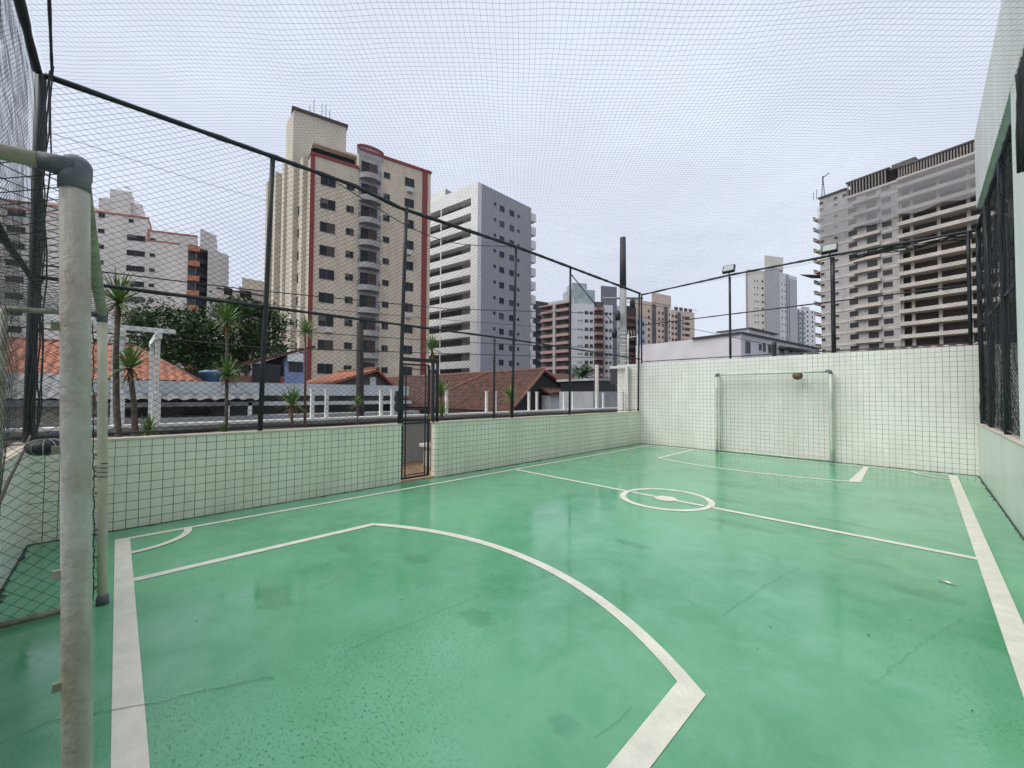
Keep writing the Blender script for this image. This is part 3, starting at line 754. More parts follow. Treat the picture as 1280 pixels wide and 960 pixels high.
leafT = mat('tree_leaf', (.02, .06, .012), .6, col2=(.065, .14, .028), vscale=1.6)
leafP = mat('palm_leaf', (.03, .07, .03), .6, col2=(.06, .11, .04), vscale=2)
def tree(base, lobes, label, n=9000, ls=.16, name='tree'):
    rnd = random.Random(int(base[0] * 10)); base = V(base); t = thing(name, base, label, 'tree', 'trees beyond the low houses')
    c0 = sum((V(c) for c, r in lobes), V()) / len(lobes)
    mb = MB(); mb.tube([base, base.lerp(V((c0.x, c0.y, c0.z - 1)), .5) + V((.2, .1, 0)), V((c0.x, c0.y, c0.z - .5))], [.28, .2, .1], 10); mb.build('trunk', barkm, t)
    for c, r in lobes:
        mb = MB(); mb.tube([V((c0.x, c0.y, c0.z - 1.2)), (V(c) + c0) / 2 + V((0, 0, -.4)), V(c)], [.12, .08, .03], 6); mb.build('limb', barkm, t)
    mb = MB().use(leafT); tot = sum(r * r for c, r in lobes)
    for c, r in lobes:
        c = V(c); m = int(n * r * r / tot)
        # clumps of leaves on twigs, uneven in size
        nc = max(8, m // 42)
        for k in range(nc):
            a, b2 = rnd.uniform(0, 6.283), math.asin(rnd.uniform(-.75, 1)); q = r * rnd.uniform(.45, 1.08)
            cc = c + V((math.cos(a) * math.cos(b2) * q, math.sin(a) * math.cos(b2) * q, math.sin(b2) * q * .75)); cs = r * rnd.uniform(.12, .30)
            for j in range(m // nc):
                p = cc + V((rnd.gauss(0, cs), rnd.gauss(0, cs), rnd.gauss(0, cs * .55)))
                u = V((rnd.uniform(-1, 1), rnd.uniform(-1, 1), rnd.uniform(-.6, .6))).normalized(); v_ = u.cross(V((rnd.uniform(-.5, .5), rnd.uniform(-.5, .5), 1))).normalized()
                s1 = ls * rnd.uniform(.6, 1.3)
                mb.add([p - u * s1, p + v_ * s1 * .45, p + u * s1, p - v_ * s1 * .45], [(0, 1, 2, 3)])
    mb.build('crown', None, t)
DT = 30.
def L_(px, py, r, d=DT): return (atD(px, py, d), r)
tree((*atD(205, 470, DT)[:2], GZ), [L_(178, 412, 1.6), L_(205, 402, 2.0), L_(235, 412, 2.1), L_(215, 440, 2.3), L_(180, 445, 1.8), L_(250, 440, 2.0), L_(262, 465, 1.6)], 'broad dark green tree behind the orange tiled roof', 13000)
tree((*atD(305, 470, 33)[:2], GZ), [L_(292, 392, 1.6, 33), L_(312, 388, 1.6, 33), L_(330, 405, 1.8, 33), L_(300, 425, 2.4, 33), L_(332, 436, 2.0, 33), L_(285, 455, 2.0, 33)], 'taller dark green tree between the orange roof and the beige tower', 12000)
# coconut palm beside the pink tower
pb = atD(728, 470, 45); pt_ = thing('palm_tree', (pb.x, pb.y, GZ), 'palm tree with drooping fronds in front of the white and pink tower', 'tree')
MB().tube([(pb.x, pb.y, GZ), (pb.x + .2, pb.y, 0), pb], [.2, .16, .12], 8).build('trunk', barkm, pt_)
rnd = random.Random(3); mb = MB().use(leafP)
for i in range(26):
    a = i * 2.4; el = rnd.uniform(-.1, 1.2); d = V((math.cos(a) * math.cos(el), math.sin(a) * math.cos(el), math.sin(el))); p = pb.copy(); ln = rnd.uniform(1.9, 2.6)
    for j in range(14):
        t = j / 14; dd = (d + V((0, 0, -1.9 * t * t))).normalized(); p2 = p + dd * ln / 14
        sd_ = dd.cross(V((0, 0, 1))).normalized(); w_ = .55 * math.sin(math.pi * min(1, t * .8 + .15))
        for s1 in (1, -1):
            e = sd_ * s1 * w_ + V((0, 0, -.28 * w_)) + dd * .18
            mb.add([p, p2, p + e + dd * .03, p + e], [(0, 1, 2, 3)])
        p = p2
mb.build('crown', None, pt_)
pb2 = atD(752, 478, 43); tree((pb2.x, pb2.y, GZ), [(pb2, .9), (atD(760, 484, 43), .8)], 'small dark bush just right of the palm tree', 1500, .12, 'bush')

# ------------------------------------------------------------------ low houses beyond the parapet
tileO = mat('orange_roof_tile', (.40, .15, .08), .8, col2=(.24, .095, .06), vscale=1.3, bump=.2)
tileB = mat('brown_roof_tile', (.15, .065, .045), .85, col2=(.045, .028, .022), vscale=2.6, bump=.5)
tileR = mat('ridge_tile', (.19, .085, .06), .8, var=.3, vscale=4)
def roof(name, A, B, C, D, m, parent, tw=.24, tl=.38, amp=.05):
    """A,B eave left/right, C,D ridge right/left (seen from outside); real channel tiles as relief"""
    A, B, C, D = map(V, (A, B, C, D)); W = max((B - A).length, (C - D).length); S = max((D - A).length, (C - B).length)
    nu = max(2, int(W / tw)) * 5; nv = max(2, int(S / tl)) * 2; nrm = (B - A).cross(D - A)
    if nrm.length < 1e-6 or (D - A).length < .01: nrm = (B - A).cross(C - A)
    nrm.normalize(); nrm = nrm if nrm.z > 0 else -nrm; vs = []
    U = (B - A).normalized() if (B - A).length > (C - D).length else (C - D).normalized()
    for j in range(nv + 1):
        t = j / nv
        for i in range(nu + 1):
            s = i / nu; p = A.lerp(B, s).lerp(D.lerp(C, s), t); uu = (p - A).dot(U)
            h = amp * abs(math.sin(math.pi * uu / tw)) + (amp * .6 if j % 2 == 0 else 0)
            vs.append(p + nrm * h)
    fs = [(j * (nu + 1) + i, j * (nu + 1) + i + 1, (j + 1) * (nu + 1) + i + 1, (j + 1) * (nu + 1) + i) for j in range(nv) for i in range(nu)]
    mb = MB().use(m).add(vs, fs); mb.add([A, B, C, D] + [q - V((0, 0, .12)) for q in (A, B, C, D)], [(4, 5, 6, 7), (0, 1, 5, 4), (2, 3, 7, 6), (1, 2, 6, 5), (3, 0, 4, 7)])
    return mb.build(name, None, parent)
def ridge(pts, r, parent, m=tileR):
    return MB().tube(pts, r, 8).build('ridge', m, parent)
# orange roofed house
h1 = thing('house', (-21, -2, GZ), 'house with a bright orange tiled hip roof at the left', 'house')
xe, xr = -19, -23.5
e0, e1 = atX(-90, 480, xe), atX(252, 478, xe); r0, r1 = atX(-60, 432, xr), atX(168, 434, xr); ez = e1.z; rz = r1.z
e0.z = ez; r0.z = rz; ebk = V((xr - 4.5, e1.y, ez)); e0k = V((xr - 4.5, e0.y, ez))
roof('roof', e0, e1, r1, r0, tileO, h1); roof('roof', e1, ebk, r1, r1 + V((.01, 0, 0)), tileO, h1); roof('roof', ebk, e0k, r0, r1, tileO, h1)
ridge([r0, r1], .12, h1); ridge([r1, e1], .10, h1)
MB().box((xr - 4.2, e0.y, GZ), (xe - .4, e1.y - .4, ez - .13)).build('wall', mat('warm_render', (.42, .34, .27), .85, var=.15, vscale=.8), h1)
mb = MB(); mb.box((xe - .405, -6, .9), (xe - .37, -4.5, 1.8)); mb.build('window', mat('dark_opening', (.02, .022, .025), .3), h1)
darko = MATS['dark_opening']
# grey patchwork sheds in front at far left
sh = thing('shed', (-13, -2, GZ), 'weathered grey fibre cement shed roof at the far left below the orange roof', 'shed')
a0, a1 = atX(-60, 462, -14), atX(100, 470, -14)
roof('roof', (-12, a0.y, a1.z - .55), (-12, a1.y, a1.z - .55), (-14, a1.y, a1.z), (-14, a0.y, a1.z), mat('fibre_cement', (.16, .17, .17), .9, col2=(.28, .27, .26), vscale=2), sh, .18, 1.2, .03)
MB().box((-14, a0.y, GZ), (-12.3, a1.y - .1, a1.z - .70)).build('wall', mat('shed_wall', (.38, .36, .30), .9, col2=(.25, .22, .18), vscale=1.5), sh)
# long low building with fascia and corrugated canopy
x1 = -15.5
b0, b1 = atX(112, 478, x1), atX(511, 484, x1); bz = 2.02
b0z = atX(300, 478, x1).z
lb = thing('annex_building', (x1, 3, GZ), 'long low grey building with a pale fascia behind the parapet', 'building')
palef = mat('pale_fascia', (.50, .53, .54), .8, var=.12, vscale=1.5, streak=.4)
MB().box((x1 - 4, b0.y, b0z - .42), (x1, b1.y, b0z)).build('fascia', palef, lb)
MB().box((x1 - 4, b0.y + .1, GZ), (x1 - .5, b1.y - .1, b0z - .425)).build('wall', mat('annex_wall', (.15, .14, .14), .85, col2=(.25, .24, .23), vscale=1.2), lb)
c0, c1 = atX(120, 490, x1 + .7), atX(328, 494, x1 + .7)
cz = atX(200, 503, x1 + .9).z
roof('canopy', (x1 + .9, c0.y, cz), (x1 + .9, c1.y, cz), (x1 + .02, c1.y, b0z - .44), (x1 + .02, c0.y, b0z - .44), mat('canopy_sheet', (.24, .24, .23), .8, col2=(.13, .13, .125), vscale=3), lb, .35, 2, .07)
for px0, px1_, zt, zb in ((230, 262, 512, 520), (150, 196, 512, 519)):
    p, q = atX(px0, zt, x1 - .49), atX(px1_, zb, x1 - .49); MB().box((x1 - .5, p.y, q.z), (x1 - .46, q.y, p.z)).build('window', darko, lb)
MB().box((x1 - .49, c1.y + .1, atX(400, 501, x1).z - .14), (x1 + .35, b1.y - .05, atX(400, 501, x1).z - .02)).build('ledge', palef, lb)
MB().box((x1 - .46, b0.y, -.2), (x1 + .9, b1.y, atX(300, 520, x1 + .9).z)).build('plinth', mat('plinth', (.36, .36, .35), .85, var=.1), lb)
for px in (284 + 0, 312): 
    p = atX(px, 520, x1 + .85); MB().box((x1 + .80, p.y - .05, p.z), (x1 + .9, p.y + .05, cz - .02)).build('canopy_post', whitep, lb)
# water tank, blue
tk = atX(263, 478, -20); tank = thing('water_tank', tk, 'blue water tank beside the right end of the orange roof', 'tank')
mb = MB(); mb.lathe(tk, [(.33, -.1), (.36, .34), (.38, .35), (.38, .38)], 20); mb.build('tank_body', mat('blue_plastic', (.02, .07, .16), .4), tank)
mb = MB(); mb.lathe(tk, [(.40, .38), (.40, .42), (.2, .49), (.05, .50)], 20); mb.build('lid', mat('blue_lid', (.10, .18, .28), .4), tank)
MB().box(tk + V((-.6, -.6, GZ - tk.z)), tk + V((.6, .6, -.1))).build('stand', mat('tank_stand', (.3, .28, .26), .9), tank)

# blue and brick house
h2 = thing('house', (-27, 12, GZ), 'small house with a bright blue gable wall and a brown mono pitch roof', 'house')
xb = -24
q0, q1, q2 = atX(296, 460, xb), atX(356, 445, xb), atX(384, 436, xb)
bluem = mat('blue_wall', (.26, .34, .54), .8, var=.15, vscale=1.5)
rb = brickmat('hollow_brick', 'y', .28, .18, (.32, .13, .08), (.26, .10, .065), (.25, .2, .17), .01, .9)
MB().box((xb - 5, q0.y, GZ), (xb, q1.y, q0.z - .35)).build('wall', rb, h2)
mb = MB(); mb.add([(xb + .02, q1.y, GZ), (xb + .02, q2.y, GZ), (xb + .02, q2.y, q2.z - .1), (xb + .02, q1.y, q1.z - .1), (xb - 5, q1.y, GZ), (xb - 5, q2.y, GZ), (xb - 5, q2.y, q2.z - .1), (xb - 5, q1.y, q1.z - .1)],
       [(0, 1, 2, 3), (7, 6, 5, 4), (1, 5, 6, 2), (4, 0, 3, 7), (3, 2, 6, 7)]); mb.build('wall', bluem, h2)
mb = MB(); m1 = V((xb + .4, q0.y - .6, q0.z - .15)); m2 = V((xb + .4, q2.y + .3, q2.z + .05)); th_ = V((0, 0, .14)); bk = V((-5.8, 0, 0))
mb.obox(m1, m2 - m1, bk, th_); mb.build('roof', tileB, h2)
p = atX(340, 466, xb + .01); MB().box((xb + .005, p.y - .9, p.z - .5), (xb + .03, p.y + .4, p.z + .45)).build('window', darko, h2)
p = atX(370, 459, xb + .05); MB().box((xb + .022, p.y - .35, p.z - .25), (xb + .06, p.y + .35, p.z + .25)).build('window', darko, h2)
p = atX(368, 447, xb + .3); ac = MB().box((xb + .03, p.y - .35, p.z - .22), (xb + .35, p.y + .45, p.z + .25)); ac.build('air_conditioner', whitep, h2, bevel=.02)

# house with shallow gable in front of the tower
h3 = thing('house', (-27, 20, GZ), 'low house with a shallow terracotta gable in front of the beige tower', 'house')
xg = -25
g0, g1, g2 = atX(398, 482, xg), atX(468, 462, xg), atX(486, 484, xg)
g2 = V((xg, g1.y + (g1.y - g0.y) * .42, g0.z - .1))
wl = mat('pale_gable', (.45, .46, .45), .85, var=.15)
mb = MB(); mb.add([(xg, g0.y + .4, GZ), (xg, g2.y - .3, GZ), (xg, g2.y - .3, g2.z), (xg, g1.y, g1.z - .15), (xg, g0.y + .4, g0.z - .05)] + [(xg - 6, g0.y + .4, GZ), (xg - 6, g2.y - .3, GZ), (xg - 6, g2.y - .3, g2.z), (xg - 6, g1.y, g1.z - .15), (xg - 6, g0.y + .4, g0.z - .05)],
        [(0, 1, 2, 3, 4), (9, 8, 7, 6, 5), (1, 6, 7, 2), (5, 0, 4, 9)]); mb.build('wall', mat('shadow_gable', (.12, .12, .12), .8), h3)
roof('roof', V((xg - 6, g0.y, g0.z)), V((xg + .5, g0.y, g0.z)), V((xg + .5, g1.y, g1.z)), V((xg - 6, g1.y, g1.z)), tileO, h3)
roof('roof', V((xg + .5, g2.y, g2.z)), V((xg - 6, g2.y, g2.z)), V((xg - 6, g1.y, g1.z)), V((xg + .5, g1.y, g1.z)), tileO, h3)
ridge([(xg + .5, g1.y, g1.z + .05), (xg - 6, g1.y, g1.z + .05)], .13, h3)
MB().box((xg + .003, g1.y - .3, g1.z - 1.3), (xg + .05, g1.y + .1, g1.z - .5)).build('window', whitep, h3)

# big brown tiled house
h4 = thing('house', (-24, 28, GZ), 'large house with dark reddish brown tiled roofs and a black open gable', 'house')
xe4, xr4 = -19, -24

xg4 = -18.
PK, GL, GR = atX(679, 463, xg4), atX(637, 514, xg4), atX(746, 513, xg4)
GL.z = GR.z = (GL.z + GR.z) / 2; back = V((-22, 0, 0))
roof('roof', GL + back, GL, PK, PK + back, tileB, h4, amp=.08); roof('roof', GR, GR + back, PK + back, PK, tileB, h4)
nrm4 = (PK - GL).cross(V((-1, 0, 0))).normalized()
def onroof(px, py): r = ray(px, py); return O + r * ((GL - O).dot(nrm4) / r.dot(nrm4)) + V((.1, 0, .12))
ridge([PK + V((.1, 0, .05)), PK + back + V((0, 0, .05))], .12, h4)
ridge([onroof(609, 468), onroof(586, 478), onroof(560, 490), onroof(536, 503)], .12, h4)
ridge([PK + V((.1, 0, .03)), GL + V((.1, 0, .05))], .10, h4); ridge([PK + V((.1, 0, .03)), GR + V((.1, 0, .05))], .10, h4)
gi = V((-.15, 0, 0)); mb = MB()
a_, b_2, c_ = GL + gi + V((0, .25, -.1)), GR + gi + V((0, -.25, -.1)), PK + gi + V((0, 0, -.22))
mb.add([V((a_.x, a_.y, GZ)), V((b_2.x, b_2.y, GZ)), b_2, c_, a_] + [q + V((-1, 0, 0)) for q in (V((a_.x, a_.y, GZ)), V((b_2.x, b_2.y, GZ)), b_2, c_, a_)],
       [(0, 1, 2, 3, 4), (9, 8, 7, 6, 5), (0, 4, 9, 5), (1, 6, 7, 2)]); mb.build('gable_wall', mat('dark_gable', (.02, .022, .022), .8), h4)
MB().box((-40, GL.y + .7, GZ), (xg4 - 1.7, GR.y - .7, GL.z - .14)).build('wall', mat('house_wall', (.25, .20, .16), .85, var=.2), h4)
# darker low roof to the left of it seen behind the gate
h5 = thing('shed', (-18, 17, GZ), 'brown corrugated shed roof seen above the gate', 'shed')
s0, s1, s2, s3 = atX(488, 512, -15.2), atX(548, 512, -15.2), atX(560, 470, -19), atX(500, 470, -19)
s0.z = s1.z = atX(520, 510, -15.2).z; s2.z = s3.z = atX(520, 471, -19).z
roof('roof', s0, s1, s2, s3, tileB, h5, .3, .6, .04)
MB().box((-19, s0.y + .1, GZ), (-15.5, s1.y - .1, s0.z - .13)).build('wall', darko, h5)
# lower house roof to the right of the gable and the white box with shutters
h6 = thing('house', (-18, 34, GZ), 'low house with a dark eave and pale walls behind the far left corner', 'house')
u0, u1 = atX(690, 500, -17), atX(762, 500, -17); zr = atX(730, 470, -22).z; ze = atX(730, 492, -17).z
roof('roof', V((-17, u0.y, ze)), V((-17, u1.y, ze)), V((-22, u1.y + 1, zr)), V((-22, u0.y, zr)), tileB, h6)
MB().box((-22, u0.y + .3, GZ), (-17.4, u1.y - .3, ze - .13)).build('wall', palef, h6)
for (pa, pb_, ya, yb) in ((757, 778, 499, 504), (757, 777, 507, 512)):
    p, q = atX(pa, ya, -17.39), atX(pb_, yb, -17.39); MB().box((-17.4, p.y, q.z), (-17.36, q.y, p.z)).build('window', darko, h6)
kb = thing('kiosk', (*atD(770, 480, 22)[:2], GZ), 'pale boxy kiosk with a dark open front beside the utility pole', 'kiosk')
kk = [atD(742, 478, 20), atD(776, 478, 21)]
dd = (kk[1] - kk[0]); dd.z = 0; bk = V((-dd.y, dd.x, 0)).normalized() * 3
zt = atD(760, 476, 20.5).z
MB().obox(V((kk[0].x, kk[0].y, zt)), dd, bk, V((0, 0, .12))).build('roof', conc, kb)
MB().obox(V((kk[0].x, kk[0].y, GZ)) + dd * .05 + bk * .05, dd * .9, bk * .9, V((0, 0, zt - GZ - .55))).build('wall', conc, kb)
MB().obox(V((kk[0].x, kk[0].y, zt - .54)) + dd * .08 + bk * .08, dd * .84, bk * .85, V((0, 0, .53))).build('opening', darko, kb)

# strip of tiled roof over the far wall, right
h7 = thing('house', (-.5, 17, GZ), 'house whose red tiled eave shows just above the right part of the end wall', 'house')
yy = 15.0
t0, t1 = atY(1076, 436, yy), atY(1232, 427, yy); t0.z = t1.z = 2.62
roof('roof', t0, t1, t1 + V((0, 1.2, .22)), t0 + V((0, 1.2, .22)), tileB, h7, .24, .4, .06)
MB().box((t0.x + .2, yy + .3, GZ), (t1.x, yy + 6, 2.45)).build('wall', MATS['warm_render'], h7)

# ------------------------------------------------------------------ utility poles and wires
polem = mat('pole_concrete', (.30, .30, .29), .85, var=.2, vscale=2)
up = atD(779, 498, 18.); ub = V((up.x, up.y, GZ)); ut = V((up.x, up.y, atD(779, 295, 18.).z))
upo = thing('utility_pole', ub, 'tall concrete utility pole with hardware near the far left corner', 'pole')
MB().tube([ub, ub.lerp(ut, .80)], [.20, .150], 14).build('pole_shaft', polem, upo)
MB().tube([ub.lerp(ut, .80), ut], [.147, .13], 14).build('pole_top', mat('dark_pole', (.03, .035, .035), .7), upo)
mb = MB(); z = atD(779, 372, 18).z
side = V((math.cos(YAW), math.sin(YAW), 0))
mb.tube([V((up.x, up.y, z)) - side * .9, V((up.x, up.y, z)) + side * .9], .05, 6); mb.build('cross_arm', polem, upo)
for k, (dx, zz) in enumerate(((-.45, 418), (.35, 380), (-.3, 396))):
    mb = MB(); q = V((up.x, up.y, atD(779, zz, 18).z)) + side * dx - V((-.25 * math.sin(YAW), .25 * math.cos(YAW), 0)) 
    mb.lathe(q, [(.001, -.2), (.11, -.18), (.12, .12), (.06, .2), (.02, .26)], 10); mb.build('insulator', black, upo)
mb = MB(); cc_ = V((up.x, up.y, atD(779, 487, 18).z)) - V((-math.sin(YAW), math.cos(YAW), 0)) * .22 - side * .05
mb.tube([cc_ + side * .28 * math.cos(a * .5) + V((0, 0, .28 * math.sin(a * .5))) for a in range(13 * 2)], .035, 6); mb.build('cable_coil', black, upo)
MB().box((up.x - .45, up.y - .35, atD(779, 470, 18).z - .35), (up.x - .12, up.y + .1, atD(779, 470, 18).z + .45)).build('meter_box', mat('dark_box', (.05, .045, .05), .5), upo)
dpb = atX(450, 516, -12.5); dpt = atX(450, 404, -12.5)
dp = MB(); dp.tube([(-12.5, dpb.y, GZ), (-12.5, dpb.y, dpb.z), dpt], [.13, .125, .10], 10)
tag(dp.build('utility_pole', mat('dark_wood', (.035, .028, .026), .9, var=.3, vscale=8)), 'dark wooden pole in front of the beige tower, left of the gate', 'pole')
lpole = atD(746, 456, 16); mb = MB(); mb.tube([(lpole.x, lpole.y, GZ), lpole], [.09, .075], 10)
tag(mb.build('concrete_post', mat('pale_post', (.46, .43, .37), .8)), 'slim pale concrete post left of the utility pole', 'post')
def cable(pts, r, label, sag=0.):
    P = []
    for i in range(len(pts) - 1):
        for j in range(10): t = j / 10; q = pts[i].lerp(pts[i + 1], t); q.z -= sag * 4 * t * (1 - t); P.append(q)
    P.append(pts[-1]); tag(MB().tube(P, r, 5).build('cable', black), label, 'cable', 'street cables')
def poleat(py, dx=0): return V((up.x, up.y, atD(779, py, 18).z)) + side * dx
cable([atX(-40, 320, -11), atX(130, 340, -11), atX(320, 363, -11.5), atX(560, 386, -12), poleat(392)], .014, 'upper street cable crossing behind the left fence to the utility pole')
cable([atX(350, 413, -13), atX(560, 427, -13), poleat(436)], .013, 'street cable running just below the middle rail of the left fence')
cable([atX(-40, 404, -11), atX(140, 417, -11), atX(320, 434, -12), atX(560, 442, -12.5), poleat(448)], .014, 'lowest street cable crossing in front of the dark trees')
cable([atX(100, 352, -16), atX(330, 380, -15), atX(560, 400, -14), poleat(416)], .009, 'thin street cable crossing the face of the beige tower')
cable([atX(60, 165, -9), atX(240, 224, -10), atX(330, 250, -12), atX(430, 270, -30)], .004, 'faint thin cable high in the sky behind the left fence')
cable([atX(713, 342, -7.3), atX(746, 383, -8), poleat(404, -.4)], .018, 'short thick cable dropping steeply to the utility pole')
cable([poleat(392, .3), atY(860, 410, 22), atY(968, 432, 24), atY(1100, 447, 26)], .014, 'street cable running right from the utility pole past the low lilac house')
cable([poleat(376), atY(830, 384, 20), atY(872, 388, 26)], .012, 'thin cable leaving the utility pole to the right above the peach tower')

# ------------------------------------------------------------------ towers
class Fac:
    """a vertical facade through two roof corners, A at the left and B at the right as seen"""
    def __init__(s, A, B, par):
        s.A = V((A[0], A[1], 0)); s.B = V((B[0], B[1], 0)); s.d = (s.B - s.A).normalized(); s.W = (s.B - s.A).length; s.par = par
        s.y = V((0, 0, 1)).cross(s.d)            # into the building
        s.k = 0.                                  # skew of the plan: metres along d per metre of depth
        s.M = Matrix((( s.d.x, s.y.x, 0, 0), (s.d.y, s.y.y, 0, 0), (0, 0, 1, 0), (0, 0, 0, 1)))
    def uz(s, px, py):
        r = ray(px, py); t = (s.A - V((O.x, O.y, 0))).dot(s.y) / V((r.x, r.y, 0)).dot(s.y); p = O + r * t
        return (p - s.A).dot(s.d), p.z
    def mw(s, u, z, off=0.): return Matrix.Translation(s.A + s.d * u + s.y * off + V((0, 0, z))) @ s.M
    def along(s, px):                         # let the side walls run away from the viewer along this sight line
        r = ray(px, 480); r.z = 0; s.k = r.dot(s.d) / r.dot(s.y); return s
    def put(s, name, mesh, u, z, off=0.): return child(name, mesh, s.par, s.mw(u, z, off))
    def box(s, name, u0, u1, z0, z1, o0, o1, m, bevel=0):
        mb = MB(); mb.box((0, o0, 0), (u1 - u0, o1, z1 - z0)); mb.v = [(x + s.k * y, y, z) for x, y, z in mb.v]; mb.use(m); o = s.put(name, mb.mesh(name), u0, z0); return o
glass = mat('tower_glass', (.016, .019, .024), .25, spec=.25, var=.5, vscale=.5)
glass2 = mat('tower_glass_pale', (.06, .066, .075), .35, spec=.25, var=.4, vscale=.4)
shut = mat('shutter', (.12, .115, .11), .7)
brownw = mat('brown_shutter', (.07, .04, .035), .6)
frm = mat('window_frame', (.10, .10, .10), .5)
frw = mat('window_frame_white', (.6, .6, .6), .5)
WM = {}
def winmesh(w, h, frame=frm, kind=0, depth=.06, t=.05):
    k = (round(w, 2), round(h, 2), frame.name, kind)
    if k in WM: return WM[k]
    mb = MB(); hw, hh = w / 2, h / 2
    mb.use(glass if kind != 3 else glass2).box((-hw, -.012, -hh), (hw, .0, hh))
    mb.use(frame)
    for a in (((-hw - t, -depth, -hh - t), (hw + t, .01, -hh)), ((-hw - t, -depth, hh), (hw + t, .01, hh + t)), ((-hw - t, -depth, -hh), (-hw, .01, hh)), ((hw, -depth, -hh), (hw + t, .01, hh))): mb.box(*a)
    mb.box((-.025, -.035, -hh), (.025, -.013, hh))
    if kind == 1: mb.use(shut).box((-hw, -.03, hh * .1), (-.026, -.014, hh))
    if kind == 2: mb.use(brownw).box((.026, -.03, -hh), (hw, -.014, hh))
    if kind == 4: mb.use(shut).box((-hw, -.03, -hh), (hw, -.036 + .02, hh))
    WM[k] = mb.mesh('window'); return WM[k]
rw = random.Random(11)
def grid(F, cols, ztop, pitch, n, frame=frm, kinds=(0, 0, 0, 1, 2), zmin=-2.5):
    for k in range(n):
        z = ztop - k * pitch
        if z < zmin: break
        for (u, w, h, dz) in cols: F.put('window', winmesh(w, h, frame, rw.choice(kinds)), u, z + dz)
def bk(F, depth): return [F.A, F.B, F.B + F.y * depth, F.A + F.y * depth]
def body(F, depth, z1, m, name='walls', u0=None, u1=None, z0=GZ, o0=0.):
    a = F.A + F.d * (u0 or 0) + F.y * o0; b = F.A + F.d * (F.W if u1 is None else u1) + F.y * o0
    if o0: a = a + F.d * F.k * o0; b = b + F.d * F.k * o0
    dv = F.y * depth + F.d * F.k * depth
    return MB().prism([tuple(q[:2]) for q in (a, b, b + dv, a + dv)], z0, z1).build(name, m, F.par)

# ---- beige tower with red corner strips
tw = thing('apartment_tower', (*atZ(389, 193, 30.9)[:2], GZ), 'beige apartment tower with red corner strips and curved grey balconies', 'tower')
F = Fac(atZ(389, 193, 30.9), atZ(538.5, 217.5, 33.4), tw)
beige = brickmat('beige_mosaic', 'a', .6, .3, (.64, .55, .42), (.66, .57, .44), (.57, .49, .38), .012, .8, grime=(.47, .38, .28), bump=.1)
beige2 = mat('beige_side', (.64, .58, .48), .85, col2=(.50, .45, .36), vscale=.5, streak=.15)
redm = mat('red_trim', (.26, .045, .04), .7, var=.12)
greyst = mat('balcony_stone', (.38, .37, .36), .8, var=.15, vscale=2)
um = F.uz(447, 300)[0]
body(F, 13, 30.9, beige, u1=um); body(F, 13, 33.4, beige, u0=um + .002)
F.box('red_strip', -.05, .45, GZ, 30.9, -.06, .0, redm); ur = F.uz(530, 300)[0]
F.box('red_strip', ur - .35, ur + .45, GZ, 33.35, -.05, .0, redm)
F.box('red_band', -.08, um, 30.9, 31.25, -.12, .3, redm); F.box('red_band', um, F.W + .1, 33.4, 33.75, -.14, .3, redm)
F.box('penthouse_glass', .6, um - .05, 31.25, 33.1, 2.2, 2.5, glass); F.box('penthouse_slab', .3, um - .05, 33.1, 33.35, 1.2, 8, beige2)
F.box('penthouse_wall', .3, um - .05, 31.0, 33.1, 2.51, 8, darko)
zr0 = F.uz(403, 254)[1]; PT = (F.uz(403, 254)[1] - F.uz(403, 431)[1]) / 6
c1, c2, c3, c4 = F.uz(409, 300)[0], F.uz(437, 300)[0], F.uz(482.5, 300)[0], F.uz(511, 300)[0]
grid(F, [(c1, 1.65, 1.15, 0), (c2, .85, .75, .1), (c3, .75, .7, .1), (c4, 1.25, 1.1, .1)], zr0, PT, 12)
grid(F, [(c3, .75, .7, .1), (c4, 1.25, 1.1, .1)], zr0 + 2 * PT, PT, 2); grid(F, [(c1, 1.65, 1.15, 0), (c2, .85, .75, .1)], zr0 + PT, PT, 1)
grid(F, [(ur + .05, .7, .5, 0)], zr0 + 2 * PT, PT, 13, kinds=(3,))
ub0, ub1 = F.uz(447.5, 300)[0], F.uz(475, 300)[0]; uc = (ub0 + ub1) / 2; rb_ = (ub1 - ub0) / 2
F.box('balcony_bay', ub0, ub1, GZ, 33.6, -.08, 0, greyst)
def balc():
    n = 14; arc = [(-rb_ * math.cos(math.pi * i / n), -.082 - 1.15 * math.sin(math.pi * i / n)) for i in range(n + 1)]
    mb = MB().use(greyst); vs = [(x, y, -.25) for x, y in arc] + [(x, y, .0) for x, y in arc]; k = n + 1
    mb.add(vs, [tuple(range(k - 1, -1, -1)), tuple(range(k, 2 * k))] + [(i, i + 1, k + i + 1, k + i) for i in range(n)])
    inn = [(x * .93, -.082 + (y + .082) * .93) for x, y in arc]
    vs = [(x, y, 0) for x, y in arc] + [(x, y, .45) for x, y in arc] + [(x, y, .45) for x, y in inn] + [(x, y, 0) for x, y in inn]
    mb.add(vs, [(i, i + 1, k + i + 1, k + i) for i in range(n)] + [(k + i, k + i + 1, 2 * k + i + 1, 2 * k + i) for i in range(n)] + [(2 * k + i, 2 * k + i + 1, 3 * k + i + 1, 3 * k + i) for i in range(n)])
    rl = MB().use(black); rl.tube([(x, y, 1.0) for x, y in arc], .03, 5)
    for i in range(0, n + 1): rl.tube([(arc[i][0], arc[i][1], .45), (arc[i][0], arc[i][1], 1.0)], .016, 4)
    return mb.mesh('balcony'), rl.mesh('railing')
acm = MB().use(frw).box((-.4, -.55, -.28), (.4, -.02, .28)).mesh('air_conditioner')
for k, uu in ((0, c4), (3, c4 - .1), (5, c1 + .3), (6, c4), (8, c1)): F.put('air_conditioner', acm, uu, zr0 + (2 if uu > uc else 0) * PT - k * PT - 1.1)
